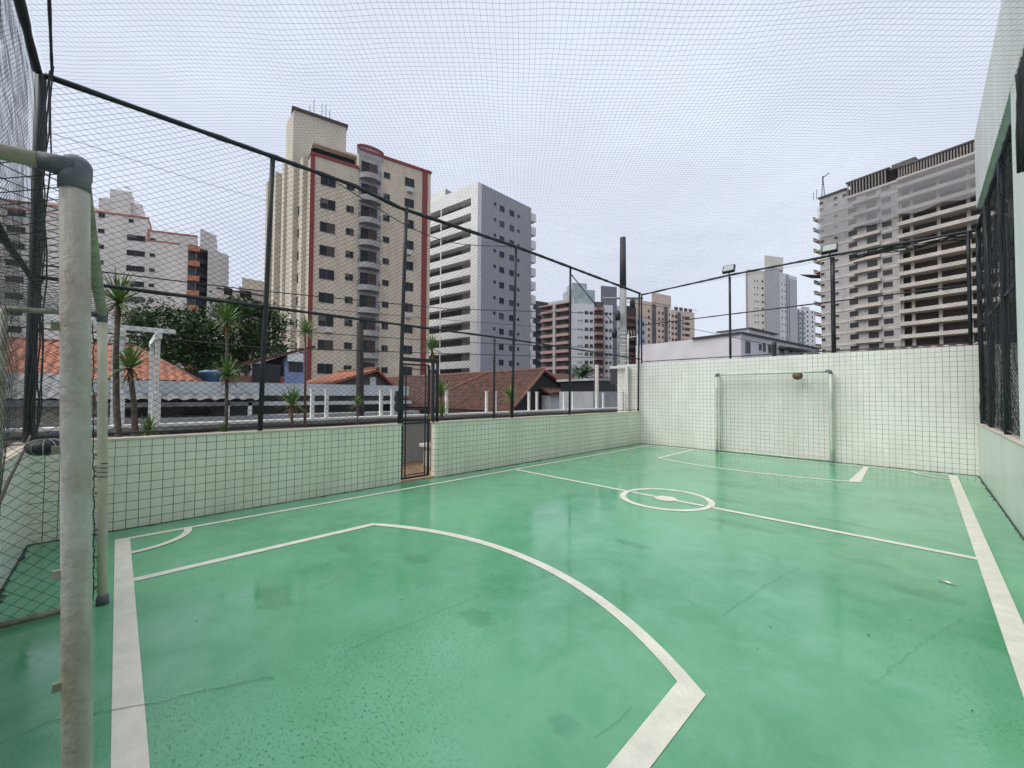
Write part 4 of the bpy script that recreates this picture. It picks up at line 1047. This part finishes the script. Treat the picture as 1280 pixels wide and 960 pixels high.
bm_, rm_ = balc(); dmesh = winmesh(2.0, 2.1, frm, 2)
for k in range(13):
    zc = F.uz(461, 297)[1] + (3 - k) * PT - 1.1
    if zc < -2: break
    b = F.put('balcony', bm_, uc, zc); r_ = bpy.data.objects.new('railing', rm_); COL.objects.link(r_); r_.parent = b
    F.put('balcony_door', dmesh, uc - .1, zc + 1.1, -.082)
for k in range(1): pass
# arched crown over the balcony bay
mb = MB().use(redm); n = 14
for i in range(n):
    x0, x1_ = -rb_ - .3 + (2 * rb_ + .6) * i / n, -rb_ - .3 + (2 * rb_ + .6) * (i + 1) / n
    z0_, z1_ = [.40 * math.sin(math.pi * (x + rb_ + .3) / (2 * rb_ + .6)) ** .6 if 0 < (x + rb_ + .3) / (2 * rb_ + .6) < 1 else 0 for x in (x0, x1_)]
    mb.add([(x0, -.2, z0_), (x1_, -.2, z1_), (x1_, -.2, z1_ + .3), (x0, -.2, z0_ + .3), (x0, .4, z0_), (x1_, .4, z1_), (x1_, .4, z1_ + .3), (x0, .4, z0_ + .3)], [(0, 1, 2, 3), (3, 2, 6, 7), (1, 0, 4, 5)])
    mb.use(greyst).add([(x0, -.1, -.9), (x1_, -.1, -.9), (x1_, -.1, z1_), (x0, -.1, z0_)], [(0, 1, 2, 3)]).use(redm)
F.put('crown_arch', mb.mesh('crown_arch'), uc, 33.7)
# core block and side wings
F2 = Fac(atD(367, 137, 53), atD(433, 159, 56.5), tw); zc_ = atD(433, 159, 56.5).z
cz1 = atD(367, 137, 53).z
body(F2, 5, (zc_ + cz1) / 2, beige2, 'lift_core'); zt_ = (zc_ + cz1) / 2
F2.box('roof_band', -.2, F2.W + .2, zt_, zt_ + .35, -.2, 5.2, brownw)
Ls = Fac(atD(358, 150, 56), atD(367, 137, 53), tw); body(Ls, 4, zt_, beige2, 'lift_core')
S1 = Fac(atZ(338, 240, 30.9), atZ(352, 213, 33.), tw)
SA, SB = atD(337, 245, 62), F.A.copy()
Fs = Fac(SA, SB, tw); body(Fs, 10, 30.6, beige2, 'side_wing')
for i, u in enumerate((.12, .32, .52, .72, .9)):
    uu = Fs.W * u; Fs.box('side_rib', uu - .5, uu + .5, GZ, 31 + (2 if i < 3 else 0), -.9 + .1 * i, 0, beige2)
    if i < 4: grid(Fs, [(uu + 1.0, .5, 1.0, 0)], zr0, PT, 11)
F.box('side_wall', -.02, .0, GZ, 30.9, 0, 12, beige2)
mb = MB()
for i in range(6): p = F2.A + F2.d * (2 + i * .5) + F2.y * 1; mb.tube([(p.x, p.y, zt_ + .35), (p.x, p.y, zt_ + rw.uniform(1.2, 3))], .04, 4)
mb.build('antenna', black, tw)

# ---- white and grey tower with long galleries
tw = thing('apartment_tower', (*atZ(597, 227, 40.8)[:2], GZ), 'tower with long white gallery bands left and a grey mosaic wall right', 'tower')
Cn = atZ(597.5, 227, 40.8); Lf = atZ(537, 252, 40.8); Rt = atZ(664, 260, 40.8)
ext = (Lf - Cn) * 1.35; F = Fac(Cn + ext, Cn, tw); G = Fac(Cn, Rt, tw)
lilac = mat('white_render_cool', (.72, .71, .69), .8, var=.06, vscale=.4)
greym = brickmat('grey_mosaic', 'a', .6, .6, (.30, .305, .33), (.325, .33, .355), (.37, .375, .395), .03, .7, bump=.1)
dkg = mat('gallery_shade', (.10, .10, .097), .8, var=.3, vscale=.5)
ce = [F.A + F.y * 1.6, Cn + F.y * 1.6 + F.d * -1.7, Cn - F.d * 1.7 + F.y * 9, F.A + F.y * 9]
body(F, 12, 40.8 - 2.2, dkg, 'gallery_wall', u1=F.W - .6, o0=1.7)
rt = Rt - V((0, 0, Rt.z)); body(G, 10, 40.8, greym, 'grey_wall', u0=.9)
F.box('end_pier', F.W - 1.7, F.W, GZ, 40.8, 0, 1.7, lilac)
MB().prism([tuple(q[:2]) for q in (Cn, Cn + G.d * .9, Cn + G.d * .9 + G.y * 1, Cn + G.y * 1)], GZ, 40.8).build('corner_pier', lilac, tw)
P3 = 2.9; zo = F.uz(592, 246)[1]
F.box('parapet', 0, F.W - 1.7, zo, 40.8, 0, .25, lilac)
for k in range(14):
    z1_ = zo - 1.5 - k * P3
    if z1_ < -1: break
    F.box('parapet', 0, F.W - 1.7, z1_ - 1.2, z1_, 0, .2, lilac); F.box('gallery_floor', 0, F.W - 1.7, z1_ - 1.35, z1_ - 1.202, .0, 1.69, lilac)
    for j in range(3): F.put('window', winmesh(2.2, 1.7, frm, 3), F.W - 3.2 - j * 4.5, z1_ - .35, 1.69)
F.box('gallery_ceiling', 0, F.W - .6, zo - .02, zo + .1, .26, 1.7, lilac)
up_ = F.uz(551, 330)[0]; F.box('gallery_column', up_ - .12, up_ + .12, GZ, 40.8, -.05, .0, whitep)
cols = [G.uz(px, 300)[0] for px in (618.5, 627.3, 639.6, 648)]
zw = G.uz(627.3, 261)[1]
grid(G, [(cols[0], .5, .5, .3), (cols[1], 1.15, 1.05, 0), (cols[2], 1.15, 1.05, 0), (cols[3], .5, .5, 0)], zw, (zw - G.uz(627.3, 376)[1]) / 6, 14, kinds=(0, 0, 3))
for k in range(13):
    z = 39.5 - k * 2.9; mb = MB().use(lilac).box((0, 0, 0), (1.2, 3, 1.7)); G.put('rear_balcony', mb.mesh('rear_balcony'), G.W + .002, z - 1.5, -.3)
rb2 = F.uz(553, 238); F.box('stair_block', -2, F.uz(552, 240)[0], 40.8, 42.8, 1.0, 8, lilac)
F.box('stair_block_side', F.uz(552, 240)[0] + .002, F.uz(552, 240)[0] + .1, 40.8, 42.8, 1.0, 8, greym)

# ---- long white block at the far left
tw = thing('apartment_block', (*atD(185, 498, 72)[:2], GZ), 'white apartment block with orange trimmed roofline behind the left post', 'building')
offw = mat('offwhite_render', (.64, .59, .55), .85, var=.10, vscale=.3, streak=.3)
orange = mat('orange_trim', (.42, .17, .10), .8, var=.1)
D0 = 75.; za = atD(185, 285.6, D0).z
F = Fac(atZ(-25, 238, za + 3.5), atZ(246, 296, za), tw).along(250)
us, uA, uB = F.uz(184.5, 300)[0], F.uz(122, 300)[0], F.uz(246, 300)[0]
body(F, 14, za + 2.3, offw, u1=us); body(F, 13.9, za, offw, u0=us + .002)
F.box('roof_trim', 0, us + .1, za + 2.3, za + 2.6, -.1, 14.1, orange); F.box('roof_trim', us, F.W + .1, za, za + .25, -.1, 14, orange)
F.box('trim_band', us - .4, F.W - 2.5, za - 1.9, za - 1.65, -.05, 0, orange); F.box('trim_band', us - .1, us + .3, za - 1.65, za, -.06, 0, orange)
F.box('trim_band', 0, uB - 18, za + 1, za + 1.2, -.05, 0, orange)
up0, up1, up2 = F.uz(121, 300)[0], F.uz(135, 300)[0], F.uz(162, 300)[0]
F.box('roof_house', up1, up2, za + 2.6, za + 7.2, .5, 5, offw); F.box('roof_house', up0, up1 - .02, za + 2.6, za + 5.3, .5, 5, offw)
F.box('roof_house', up2 + .02, up2 + 1.6, za + 2.6, za + 5.3, 1, 6, lilac)
mb = MB(); mb.tube([(0, 0, 0), (0, 0, 1.0)], .05, 5); mb.tube([(-.8, 0, 1.2), (0, 0, 1.0), (.9, .4, .7)], [.05, .2, .05], 6); F.put('antenna', mb.mesh('antenna'), up1 + 2, za + 7.2, 1)
F.box('roof_tank', F.uz(60, 300)[0] - 3, F.uz(60, 300)[0] + 6, za + 2.6, za + 4.2, 3, 8, offw)
zw = F.uz(165, 316)[1]; pw_ = (F.uz(165, 316)[1] - F.uz(165, 354.5)[1]) / 2
ca, cb, cc2 = F.uz(169.5, 330)[0], F.uz(190, 330)[0], F.uz(126, 310)[0]
grid(F, [(ca, 2.6, .95, 0), (cb, .7, .55, 0)], F.uz(169.5, 297.5)[1], pw_, 10, kinds=(0, 1, 3))
grid(F, [(cc2, .8, .7, 0)], F.uz(126, 269)[1], pw_, 12); grid(F, [(F.uz(164, 276)[0], .6, .6, 0)], F.uz(164, 276)[1], pw_, 1)
grid(F, [(F.uz(52, 300)[0], .8, .7, 0), (F.uz(20, 300)[0], 2.2, .95, 0)], F.uz(52, 270)[1], pw_, 11)
u0_, u1_ = F.uz(235, 320)[0], F.uz(246, 320)[0]
F2 = Fac(F.A + F.d * F.W, atD(260, 300, 92), tw)
F.box('balcony_recess', u0_, F.W - .05, GZ, za - 1.7, -.015, 0, darko)
for k in range(11):
    z = za - 2.2 - k * pw_ - .9
    F.box('balcony', u0_, F.W + .6, z, z + 1.0, -.9, -.02, orange if 1 else offw)
# recessed dark bay to its right and then a white wing
fr = atD(262, 300, 88); FR = atD(286, 300, 92)
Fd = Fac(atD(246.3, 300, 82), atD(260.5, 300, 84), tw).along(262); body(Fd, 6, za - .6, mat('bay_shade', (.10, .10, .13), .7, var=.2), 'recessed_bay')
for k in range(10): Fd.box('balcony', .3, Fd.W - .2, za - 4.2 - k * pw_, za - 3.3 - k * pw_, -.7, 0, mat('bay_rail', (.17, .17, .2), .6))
zg = atZ; wingz = za - 1.0
Fw = Fac(atD(260, 312, 80), atD(286, 322, 85), tw).along(287); wz = atD(286, 322, 85).z
body(Fw, 9, wz + .4, offw, 'white_wing'); Fw.box('wing_penthouse', -2, Fw.W * .35, wz + .4, wz + 4.3, 2, 8, offw)
# roof railing
mb = MB(); uL = F.uz(188, 300)[0]
for i in range(9): x = (F.W - uL) * i / 8; mb.tube([(x, 0, .25), (x, 0, 1.3)], .025, 4)
mb.tube([(0, 0, 1.3), (F.W - uL, 0, 1.3)], .025, 4); F.put('roof_railing', mb.mesh('roof_railing'), uL, za, .4)

# ---- small old block between
tw = thing('apartment_block', (*atD(303, 498, 62)[:2], GZ), 'small pale block with a stepped roof just left of the beige tower', 'building')
F = Fac(atD(271, 385, 60), atD(345, 372, 66), tw).along(345); z1_ = atD(310, 358, 62).z
body(F, 10, z1_ - .9, offw); F.box('upper_storey', F.W * .33, F.W, z1_ - .9, z1_ + .3, 1, 7, offw)
F.box('roof_house', F.W * .38, F.W, z1_ + .3, z1_ + 2, 2, 7, beige2); F.box('roof_trim', -.1, F.W, z1_ - .9, z1_ - .7, -.1, 1, brownw)
grid(F, [(F.uz(307, 375)[0], 1.5, 1.1, 0), (F.uz(285, 375)[0], 1.0, 1.0, 0)], F.uz(307, 368)[1], 2.9, 5)

# ---- dark narrow slab and the pink and white tower
tw = thing('apartment_tower', (*atD(700, 498, 138)[:2], GZ), 'white tower with stacked pink balconies on its left face', 'tower')
DD = 138.; zt = atD(714, 379, DD).z
F = Fac(atD(677, 384, 146), atD(714, 379, DD), tw); Gf = Fac(atD(714.2, 379, DD), atD(766, 386, 141), tw)
pink = mat('pink_balcony', (.38, .25, .235), .8, var=.1); white2 = mat('white_tower', (.70, .70, .71), .8, var=.05, vscale=.3)
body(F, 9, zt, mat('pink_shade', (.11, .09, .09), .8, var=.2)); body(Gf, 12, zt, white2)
greyp = mat('penthouse_grey', (.36, .42, .42), .8, var=.15, vscale=.5)
Gf.box('penthouse', .0, Gf.W * .62, zt, zt + 5.5, 2, 9, greyp); Gf.box('penthouse', Gf.W * .1, Gf.W * .45, zt + 5.5, zt + 8, 3, 9, greyp); F.box('penthouse', 1.5, F.W, zt, zt + 2.2, 2, 8, greyp)
F.box('roof_slab', -.5, F.W, zt, zt + .4, -1.3, 2, pink)
pt5 = 10.42 / FPX * DD
for k in range(13):
    z = zt - 2.6 - k * pt5
    if z < GZ + 1: break
    for a, b in ((.04, .46), (.56, .97)):
        F.box('balcony', F.W * a, F.W * b, z, z + .95, -1.4, -.01, pink)
    for q in (.25, .52, .88): F.put('window', winmesh(1.3, 1.5, frm, 0), F.W * q, z + 2.0)
F.box('grey_column', F.W * .47, F.W * .55, GZ, zt, -1.5, 0, greyst)
w1, w2, w3, w4 = [Gf.uz(px, 420)[0] for px in (723.5, 727, 733, 739)]
zq = Gf.uz(733, 391)[1]
grid(Gf, [(w1, .5, .6, 0), (w2, .5, .6, 0), (w3, 1.2, 1.2, 0), (w4, 1.1, 1.1, 0)], zq, pt5, 13, frw, (0, 0, 3))
wa, wb = Gf.uz(742.7, 420)[0], Gf.uz(754.5, 420)[0]
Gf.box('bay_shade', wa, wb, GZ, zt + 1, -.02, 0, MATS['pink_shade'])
for k in range(13): z = zt - 2.2 - k * pt5; Gf.box('balcony', wa, wb - .3, z, z + 1.0, -1.6, -.03, pink)
grid(Gf, [(Gf.uz(758, 420)[0], 1.0, 1.0, 0), (Gf.uz(763, 420)[0], .8, 1.0, 0)], zq, pt5, 12, frw, (0,))
tw = thing('slab_tower', (*atD(764, 498, 150)[:2], GZ), 'plain dark grey slab tower rising just left of the utility pole', 'tower')
F = Fac(atD(751, 360, 150), atD(771, 357, 152), tw).along(752); body(F, 8, atD(760, 357, 150).z, mat('slab_grey', (.19, .19, .215), .8, var=.08, vscale=.2))
F.box('white_face', F.W - .02, F.W + 2.5, GZ, atD(772, 382, 152).z, .3, 6, white2)
grid(F, [(F.W + 1.2, .9, 1.0, 0)], atD(772, 390, 152).z, 3.1, 12, frw, (0,))
tw = thing('dark_tower', (*atD(670, 498, 160)[:2], GZ), 'narrow dark tower squeezed between the grey mosaic tower and the pink one', 'tower')
F = Fac(atD(664, 374, 160), atD(688, 374, 165), tw).along(664); body(F, 8, atD(670, 375, 160).z, mat('dark_tower_wall', (.06, .06, .07), .6, var=.3))
F.box('white_strip', 0, 1.0, GZ, atD(666, 368, 160).z, -.3, 0, white2)
for k in range(10): F.box('balcony', 3, 6.5, 6 + 3.0 * k, 6.9 + 3 * k, -.8, 0, MATS['bay_rail'])

# ---- dark / white block behind the pole and the peach tower
tw = thing('apartment_tower', (*atD(798, 498, 120)[:2], GZ), 'dark balconied block with a narrow white face right behind the utility pole', 'tower')
F = Fac(atD(783, 383, 118), atD(795, 384, 120), tw).along(783); body(F, 8, atD(790, 383, 119).z, mat('dark_brown_wall', (.05, .04, .04), .7, var=.3))
for k in range(8): z = atD(790, 396 + k * 9, 119).z; F.box('balcony', .3, F.W - .2, z - .9, z, -.8, 0, mat('rust_rail', (.16, .07, .06), .7))
G2 = Fac(atD(795.2, 398, 112), atD(807, 398, 116), tw).along(795); body(G2, 5, atD(800, 398, 114).z, mat('bluish_white', (.50, .54, .62), .8))
grid(G2, [(G2.W * .2, .7, 1.0, 0), (G2.W * .75, .9, 1.0, 0)], atD(800, 404, 114).z, 2.5, 10, frm, (0,))
tw = thing('apartment_tower', (*atD(835, 498, 195)[:2], GZ), 'peach coloured tower with grey vertical balcony strips behind the far left corner', 'tower')
peach = mat('peach_render', (.68, .53, .43), .85, var=.07, vscale=.2)
zl = atD(808, 376, 190).z
F = Fac(atD(791, 376, 186), atD(838, 383, 200), tw).along(791); G = Fac(atD(838.3, 380, 200), atD(868, 391, 208), tw).along(838)
body(F, 15, zl, peach); body(G, 13, atD(855, 389, 204).z, peach)
gst = mat('grey_strip', (.10, .10, .11), .7, var=.3, vscale=.3)
F.box('lift_core', F.uz(815, 400)[0], F.W + .5, zl, atD(826, 370, 200).z, -.3, 6, peach); F.box('roof_lip', -.1, F.uz(800, 400)[0], zl, zl + .8, 0, 5, beige2)
for fac, a, b, zz in ((F, 815.5, 820, zl), (F, 831, 834.5, zl), (G, 847, 851, atD(855, 389, 204).z)):
    fac.box('balcony_strip', fac.uz(a, 400)[0], fac.uz(b, 400)[0], GZ, zz - 1, -.4, 0, gst)
pp_ = 7.5 / FPX * 197
F.A = F.A
cols = [F.uz(px, 420)[0] for px in (811, 824, 828.5)]
grid(F, [(u, 1.1, 1.2, 0) for u in cols] + [(F.uz(837, 420)[0], .8, 1.0, 0)], F.uz(812, 389)[1], pp_, 12, frm, (0, 0, 2))
grid(G, [(G.uz(px, 420)[0], w_, 1.2, 0) for px, w_ in ((841, 1.2), (845, 1.2), (854, 1.0), (858, 2.2), (861, 1.0))], G.uz(855, 397)[1], pp_, 9, frm, (0, 2))
for k in range(4): G.box('roof_screen', G.W * (.15 + k * .2), G.W * (.3 + k * .2), atD(855, 389, 204).z, atD(855, 389, 204).z + 1.8, .2, .5, gst)
mb = MB()
for i in range(5): mb.tube([(i * 1.3, 0, 0), (i * 1.3, 0, rw.uniform(1.5, 4))], .1, 4)
F.put('antenna', mb.mesh('antenna'), F.uz(819, 400)[0], atD(826, 370, 200).z, 2)

# ---- slim cream tower and its little neighbour, far off
tw = thing('apartment_tower', (*atD(960, 498, 215)[:2], GZ), 'slim cream and grey tower with rooftop antennas rising above the low lilac house', 'tower')
cr1 = mat('cream_far', (.74, .69, .61), .85, var=.05, vscale=.2); gr1 = mat('grey_far', (.44, .43, .45), .85, var=.05, vscale=.2); wh1 = mat('white_far', (.72, .72, .71), .85)
F = Fac(atD(932, 337, 212), atD(974, 339, 218), tw).along(932); zt = atD(940, 337, 213).z
us1, us2 = F.uz(935, 400)[0], F.uz(957, 400)[0]
body(F, 12, zt, cr1, 'walls', u0=us1, u1=us2); body(F, 12, zt - .5, gr1, 'walls', u1=us1 - .01, o0=.3); body(F, 12, zt + 2, gr1, 'walls', u0=us2 + .01, o0=-.8)
G = Fac(atD(974.3, 338, 218), atD(996, 347, 228), tw).along(975); body(G, 12, zt + .5, wh1, 'walls')
ug = G.uz(985.5, 400)[0]; G.box('grey_column', ug - 1, ug + 1, GZ, zt + .3, -.5, 0, gr1); G.box('grey_column', ug + 1.6, G.W, GZ, zt - 1.5, -.4, 0, mat('pale_grey_far', (.5, .5, .52), .85))
F.box('roof_house', us2, F.W + 3, zt + 2.01, atD(966, 320, 218).z, 1, 8, cr1)
pf_ = 8.7 / FPX * 213
grid(F, [(F.uz(px, 400)[0], .55, .7, 0) for px in (944, 947.5)] + [(F.uz(953.5, 400)[0], 1.0, 1.0, 0)], F.uz(945, 351)[1], pf_, 12, frm, (0,))
grid(G, [(G.uz(px, 400)[0], .7, .9, 0) for px in (978, 982)], G.uz(978, 355)[1], pf_, 12, frm, (0,))
mb = MB()
for x in (0.3, 3, 6, 9.5): mb.tube([(x, 0, 0), (x, 0, rw.uniform(1.2, 4.5))], .12, 4)
mb.tube([(9.5, 0, 3.4), (10.6, 0, 4.8)], .15, 4); F.put('antenna', mb.mesh('antenna'), us2, atD(966, 320, 218).z, 3)
tw = thing('apartment_tower', (*atD(1005, 498, 280)[:2], GZ), 'small distant white tower with balconies left of the unfinished tower', 'tower')
F = Fac(atD(994, 386, 280), atD(1019, 386, 288), tw).along(994); zt = atD(1005, 386, 282).z; body(F, 12, zt, wh1); F.box('roof_house', F.W * .3, F.W * .7, zt, zt + 2.4, 2, 6, gr1)
for k in range(12): F.box('balcony', F.W * .08, F.W * .48, zt - 3.5 - 3.4 * k, zt - 2.4 - 3.4 * k, -1.2, 0, mat('grey_rail_far', (.30, .34, .35), .7))
grid(F, [(F.W * q, 1.2, 1.3, 0) for q in (.15, .35, .6, .85)], zt - 1.6, 3.4, 12, frm, (0,))

# ---- low lilac house beyond the end wall
tw = thing('house', (*atY(925, 440, 38)[:2], GZ), 'low lilac white house with a dark roof edge beyond the end wall', 'house')
Cn = atD(926, 417, 42); zt = Cn.z; Lf = atZ(868, 424, zt); Rt = atZ(1024, 437, zt)
lil = mat('lilac_wall', (.62, .60, .62), .85, var=.1, vscale=.5)
F = Fac(Lf, Cn, tw); G = Fac(Cn, Rt, tw)
MB().prism([tuple(q[:2]) for q in (Lf, Cn, Rt, Rt + F.y * 6 + G.y * 6, Lf + G.y * 8)], GZ, zt).build('walls', lil, tw)
drk = mat('dark_fascia', (.045, .045, .05), .7)
F.box('roof_edge', -.2, F.W, zt, zt + .18, -.25, .2, drk); G.box('roof_edge', 0, G.W, zt, zt + .18, -.25, .2, drk)
for px, py, w_, h_ in ((934.5, 434, 1.0, 1.2), (950, 434, .5, .6), (955, 434, .5, .9), (962, 436, .8, .9), (977, 438, 1.2, 1.0), (988, 438, .9, .5), (1002, 440, .9, .6)):
    u, z = G.uz(px, py); G.put('window', winmesh(w_, h_, frm, 0), u, z)
u0_, z0_ = G.uz(946, 420); u1_, _ = G.uz(978, 420)
G.box('roof_house', u0_, u1_, zt - .5, zt + .95, .8, 4, lil); G.box('roof_edge', u0_ - .3, u1_ + .3, zt + .95, zt + 1.1, .5, 4.3, drk)
G.box('porch_roof', u1_ - 1.5, u1_ + 6, zt - .9, zt - .75, -1.2, 0, drk); G.box('porch_roof', u1_ + 8, u1_ + 14, zt - 1.0, zt - .85, -1.2, 0, drk)
F.box('roof_tank', F.W * .25, F.W * .55, zt + .18, zt + 1.1, 4, 7, beige2)

# ---- unfinished concrete tower
tw = thing('unfinished_tower', (*atZ(1024.5, 247, 52)[:2], GZ), 'unfinished concrete tower with open floors and formwork on its roof', 'tower')
A_, B_ = atZ(1024.5, 247, 52), atZ(1222.6, 176, 52); F = Fac(A_, A_ + (B_ - A_) * 1.12, tw)
blk = brickmat('block_wall', 'a', .8, .4, (.41, .395, .385), (.37, .36, .35), (.46, .44, .42), .03, .9, grime=(.24, .22, .21))
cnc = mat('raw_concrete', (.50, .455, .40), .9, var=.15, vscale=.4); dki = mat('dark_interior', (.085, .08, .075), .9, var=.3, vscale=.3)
uG = F.uz(1126, 380)[0]; PF = (F.uz(1067, 334)[1] - F.uz(1067, 435)[1]) / 7; zTop = 49.2
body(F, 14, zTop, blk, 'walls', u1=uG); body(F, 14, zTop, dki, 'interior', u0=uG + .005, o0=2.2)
zf0 = F.uz(1067, 334)[1] - PF * .5
k = 0; floors = []
z = zf0
while z < zTop - .5: z += PF
while z > GZ: z -= PF; floors.append(z)
colu = [F.uz(px, 380)[0] for px in (1127, 1141, 1175, 1213)] + [F.W - 1]
ua, ub = F.uz(1073, 380)[0], F.uz(1100, 380)[0]
for i, z in enumerate(floors):
    F.box('floor_band', -.1, uG, z - .55, z - .05, -.10, 0, cnc)
    F.box('floor_slab', uG + .002, F.W, z - .25, z - .0, -1.2, 2.2, cnc); F.box('slab_parapet', uG + .002, F.W, z, z + .55, -1.2, -1.0, cnc)
    F.box('floor_slab', ua - .6, ub + .4, z - .45, z + .25, -.9, -.101, cnc)
    for j, u in enumerate(colu): F.box('column', u - .25, u + .25, z + .001, z + PF - .252, .3, .8, cnc)
    if i > 0:
        pass
uw = [F.uz(px, 380)[0] for px in (1029, 1046.5, 1067.5, 1091.5, 1110.5)]
def hole(w, h):
    mb = MB().use(darko).box((-w / 2, -.012, -h / 2), (w / 2, 0, h / 2)); mb.use(cnc)
    for a in (((-w / 2 - .08, -.07, -h / 2 - .1), (w / 2 + .08, 0, -h / 2)), ((-w / 2 - .08, -.07, h / 2), (w / 2 + .08, 0, h / 2 + .1)), ((-w / 2 - .08, -.07, -h / 2), (-w / 2, 0, h / 2)), ((w / 2, -.07, -h / 2), (w / 2 + .08, 0, h / 2))): mb.box(*a)
    return mb.mesh('window')
hm = [hole(.8, .7), hole(.8, .6), hole(1.7, 1.25), hole(1.9, 1.5), hole(1.7, 1.25)]
for z in floors:
    for u, h_ in zip(uw, hm):
        if z + PF * .5 < zTop and z > GZ: F.put('window', h_, u, z + PF * .5 - .1)
bst = MB().use(cnc).box((-2.2, 0, -.2), (-.0, 5, .0)).box((-2.2, 0, 0), (-2.05, 5, .8)).mesh('balcony')
for z in floors: F.put('balcony', bst, -.002, z - .1, 1.5)
tr = MB().use(mat('timber', (.12, .09, .07), .9)).obox(V((-4.6, 0, 1.0)), V((4.4, 0, -1.2)), V((0, 6, 0)), V((0, 0, .15))); F.put('safety_tray', tr.mesh('safety_tray'), -.05, F.uz(1020, 344)[1], 0)
# upper part: stepped roofs and formwork
u1, u2, u3 = F.uz(1058, 230)[0], F.uz(1108, 200)[0], F.uz(1138, 190)[0]
rustf = mat('formwork', (.12, .11, .105), .9, var=.3, vscale=.5); prop = mat('steel_prop', (.24, .21, .20), .8)
F.box('upper_wall', 0, u1, zTop + .01, 51.7, 0, 12, blk); F.box('top_slab', -.3, u1, 51.71, 52.0, -.4, 13, rustf)
for u in (uw[0], uw[1], uw[2] - 1.5): F.put('window', hm[0], u, 50.4)
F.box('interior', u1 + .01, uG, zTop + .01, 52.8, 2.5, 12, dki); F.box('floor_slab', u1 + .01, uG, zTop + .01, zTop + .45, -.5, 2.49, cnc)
F.box('top_slab', u1, u2 + .6, 52.85, 53.15, -.5, 12, rustf); F.box('top_slab', u2 + .61, uG + .0, 52.3, 52.55, -.4, 12, rustf)
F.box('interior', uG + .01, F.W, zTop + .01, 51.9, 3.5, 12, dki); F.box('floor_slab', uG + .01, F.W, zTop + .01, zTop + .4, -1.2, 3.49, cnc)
F.box('top_slab', uG + .01, F.W, 51.95, 52.25, -.9, 12, rustf); F.box('top_house', u2, u3, 53.16, 54.8, 3, 8, rustf)
pm = MB().use(prop).box((-.11, -.11, 0), (.11, .11, 51.93 - zTop - .4)).mesh('prop'); pm2 = MB().use(prop).box((-.11, -.11, 0), (.11, .11, 52.84 - zTop - .46)).mesh('prop')
for i in range(34): u = uG + (F.W - uG) * i / 34; F.put('prop', pm, u + .3, zTop + .41, -.6)
for i in range(13): u = u1 + (u2 - u1) * i / 13; F.put('prop', pm2, u + .4, zTop + .46, -.3)
# debris mesh hung over the upper floors
debris = bpy.data.materials.new('debris_mesh'); debris.use_nodes = True; t = debris.node_tree; b = t.nodes['Principled BSDF']
b.inputs['Base Color'].default_value = (.40, .40, .42, 1); b.inputs['Roughness'].default_value = 1; b.inputs['Alpha'].default_value = .40
zA, zB = 0, F.uz(1141, 268)[1]
mb = MB().use(debris); vs = []; NN = 40
for j in range(5):
    for i in range(NN + 1):
        u = uG * 0 + (F.W) * i / NN; vs.append((u, -1.45 - .12 * math.sin(i * 1.3) - .1 * math.sin(i * .4 + j), zB + (zTop + .0 - zB) * j / 4 + (.35 * math.sin(i * .7) if j == 0 else 0)))
mb.add(vs, [(j * (NN + 1) + i, j * (NN + 1) + i + 1, (j + 1) * (NN + 1) + i + 1, (j + 1) * (NN + 1) + i) for j in range(4) for i in range(NN)])
F.put('debris_net', mb.mesh('debris_net'), 0, 0)
su, sz = F.uz(1035, 314); 
mb = MB().use(mat('banner_green', (.10, .16, .14), .6)).box((-1.6, -.14, -.95), (1.6, -.11, .95)); mb.use(frw)
# hoist on the roof
mb = MB().use(black)
for dx in (-.35, .35): mb.tube([(dx, 0, 0), (dx * .4, 0, 3.4)], .07, 4)
for i in range(5): mb.tube([(-.35 + .05 * i, 0, .6 * i), (.35 - .05 * i, 0, .6 * i + .5)], .05, 4)
mb.tube([(0, 0, 3.2), (0, 0, 5.4)], .16, 5); mb.tube([(0, 0, 5.0), (1.4, 0, 5.6)], .10, 5); mb.tube([(-1.4, 0, 0), (-1.4, 0, 2.6)], .06, 4); mb.tube([(-2.1, 0, 0), (-2.1, 0, 2.2)], .06, 4)
F.put('roof_hoist', mb.mesh('roof_hoist'), F.uz(1026, 240)[0] + .3, 52.0, .5)

# ------------------------------------------------------------------ building on the right
rbld = thing('side_building', (1.2, 4, 0), 'pale building along the right side with a deep concrete eave over the court', 'building')
pale = mat('pale_green_plaster', (.78, .80, .78), .75, var=.1, vscale=1.5, streak=.3)
eav = mat('eave_concrete', (.80, .81, .79), .85, var=.12, vscale=1.5, streak=.3)
MB().box((XR + .02, -4, 5.0), (XR + .12, 11.3, 6.35)).build('fascia', eav, rbld)
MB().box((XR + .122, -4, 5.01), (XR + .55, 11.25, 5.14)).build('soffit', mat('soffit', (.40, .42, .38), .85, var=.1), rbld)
MB().box((XR + .552, -4, 4.55), (XR + .80, 12.6, 6.3)).build('roof_beam', mat('dark_green_beam', (.06, .09, .085), .8, var=.2), rbld)
py0 = atX(1275, 547, XR + .02).y
MB().box((XR + .02, py0 - 1.1, HW), (XR + .45, py0, 4.99)).build('pillar', pale, rbld, bevel=.01)
MB().box((XR + .25, -4, HW), (XR + .5, py0 - 1.11, 4.99)).build('wall', pale, rbld)
x_ = atY(1262, 300, 12.6).x
MB().box((XR + .30, 12.3, GZ), (2.6, 12.5, 3.35)).build('end_wall', mat('dark_green_wall', (.07, .09, .09), .8, var=.3), rbld)
MB().box((XR + .30, 12.3, 4.2), (2.6, 12.5, 5.0)).build('end_wall', MATS['dark_green_wall'], rbld)
MB().box((XR + .552, 10.2, 1.0), (XR + .8, 12.29, 3.6)).build('wall', mat('grey_side_wall', (.13, .15, .15), .8, var=.25), rbld)
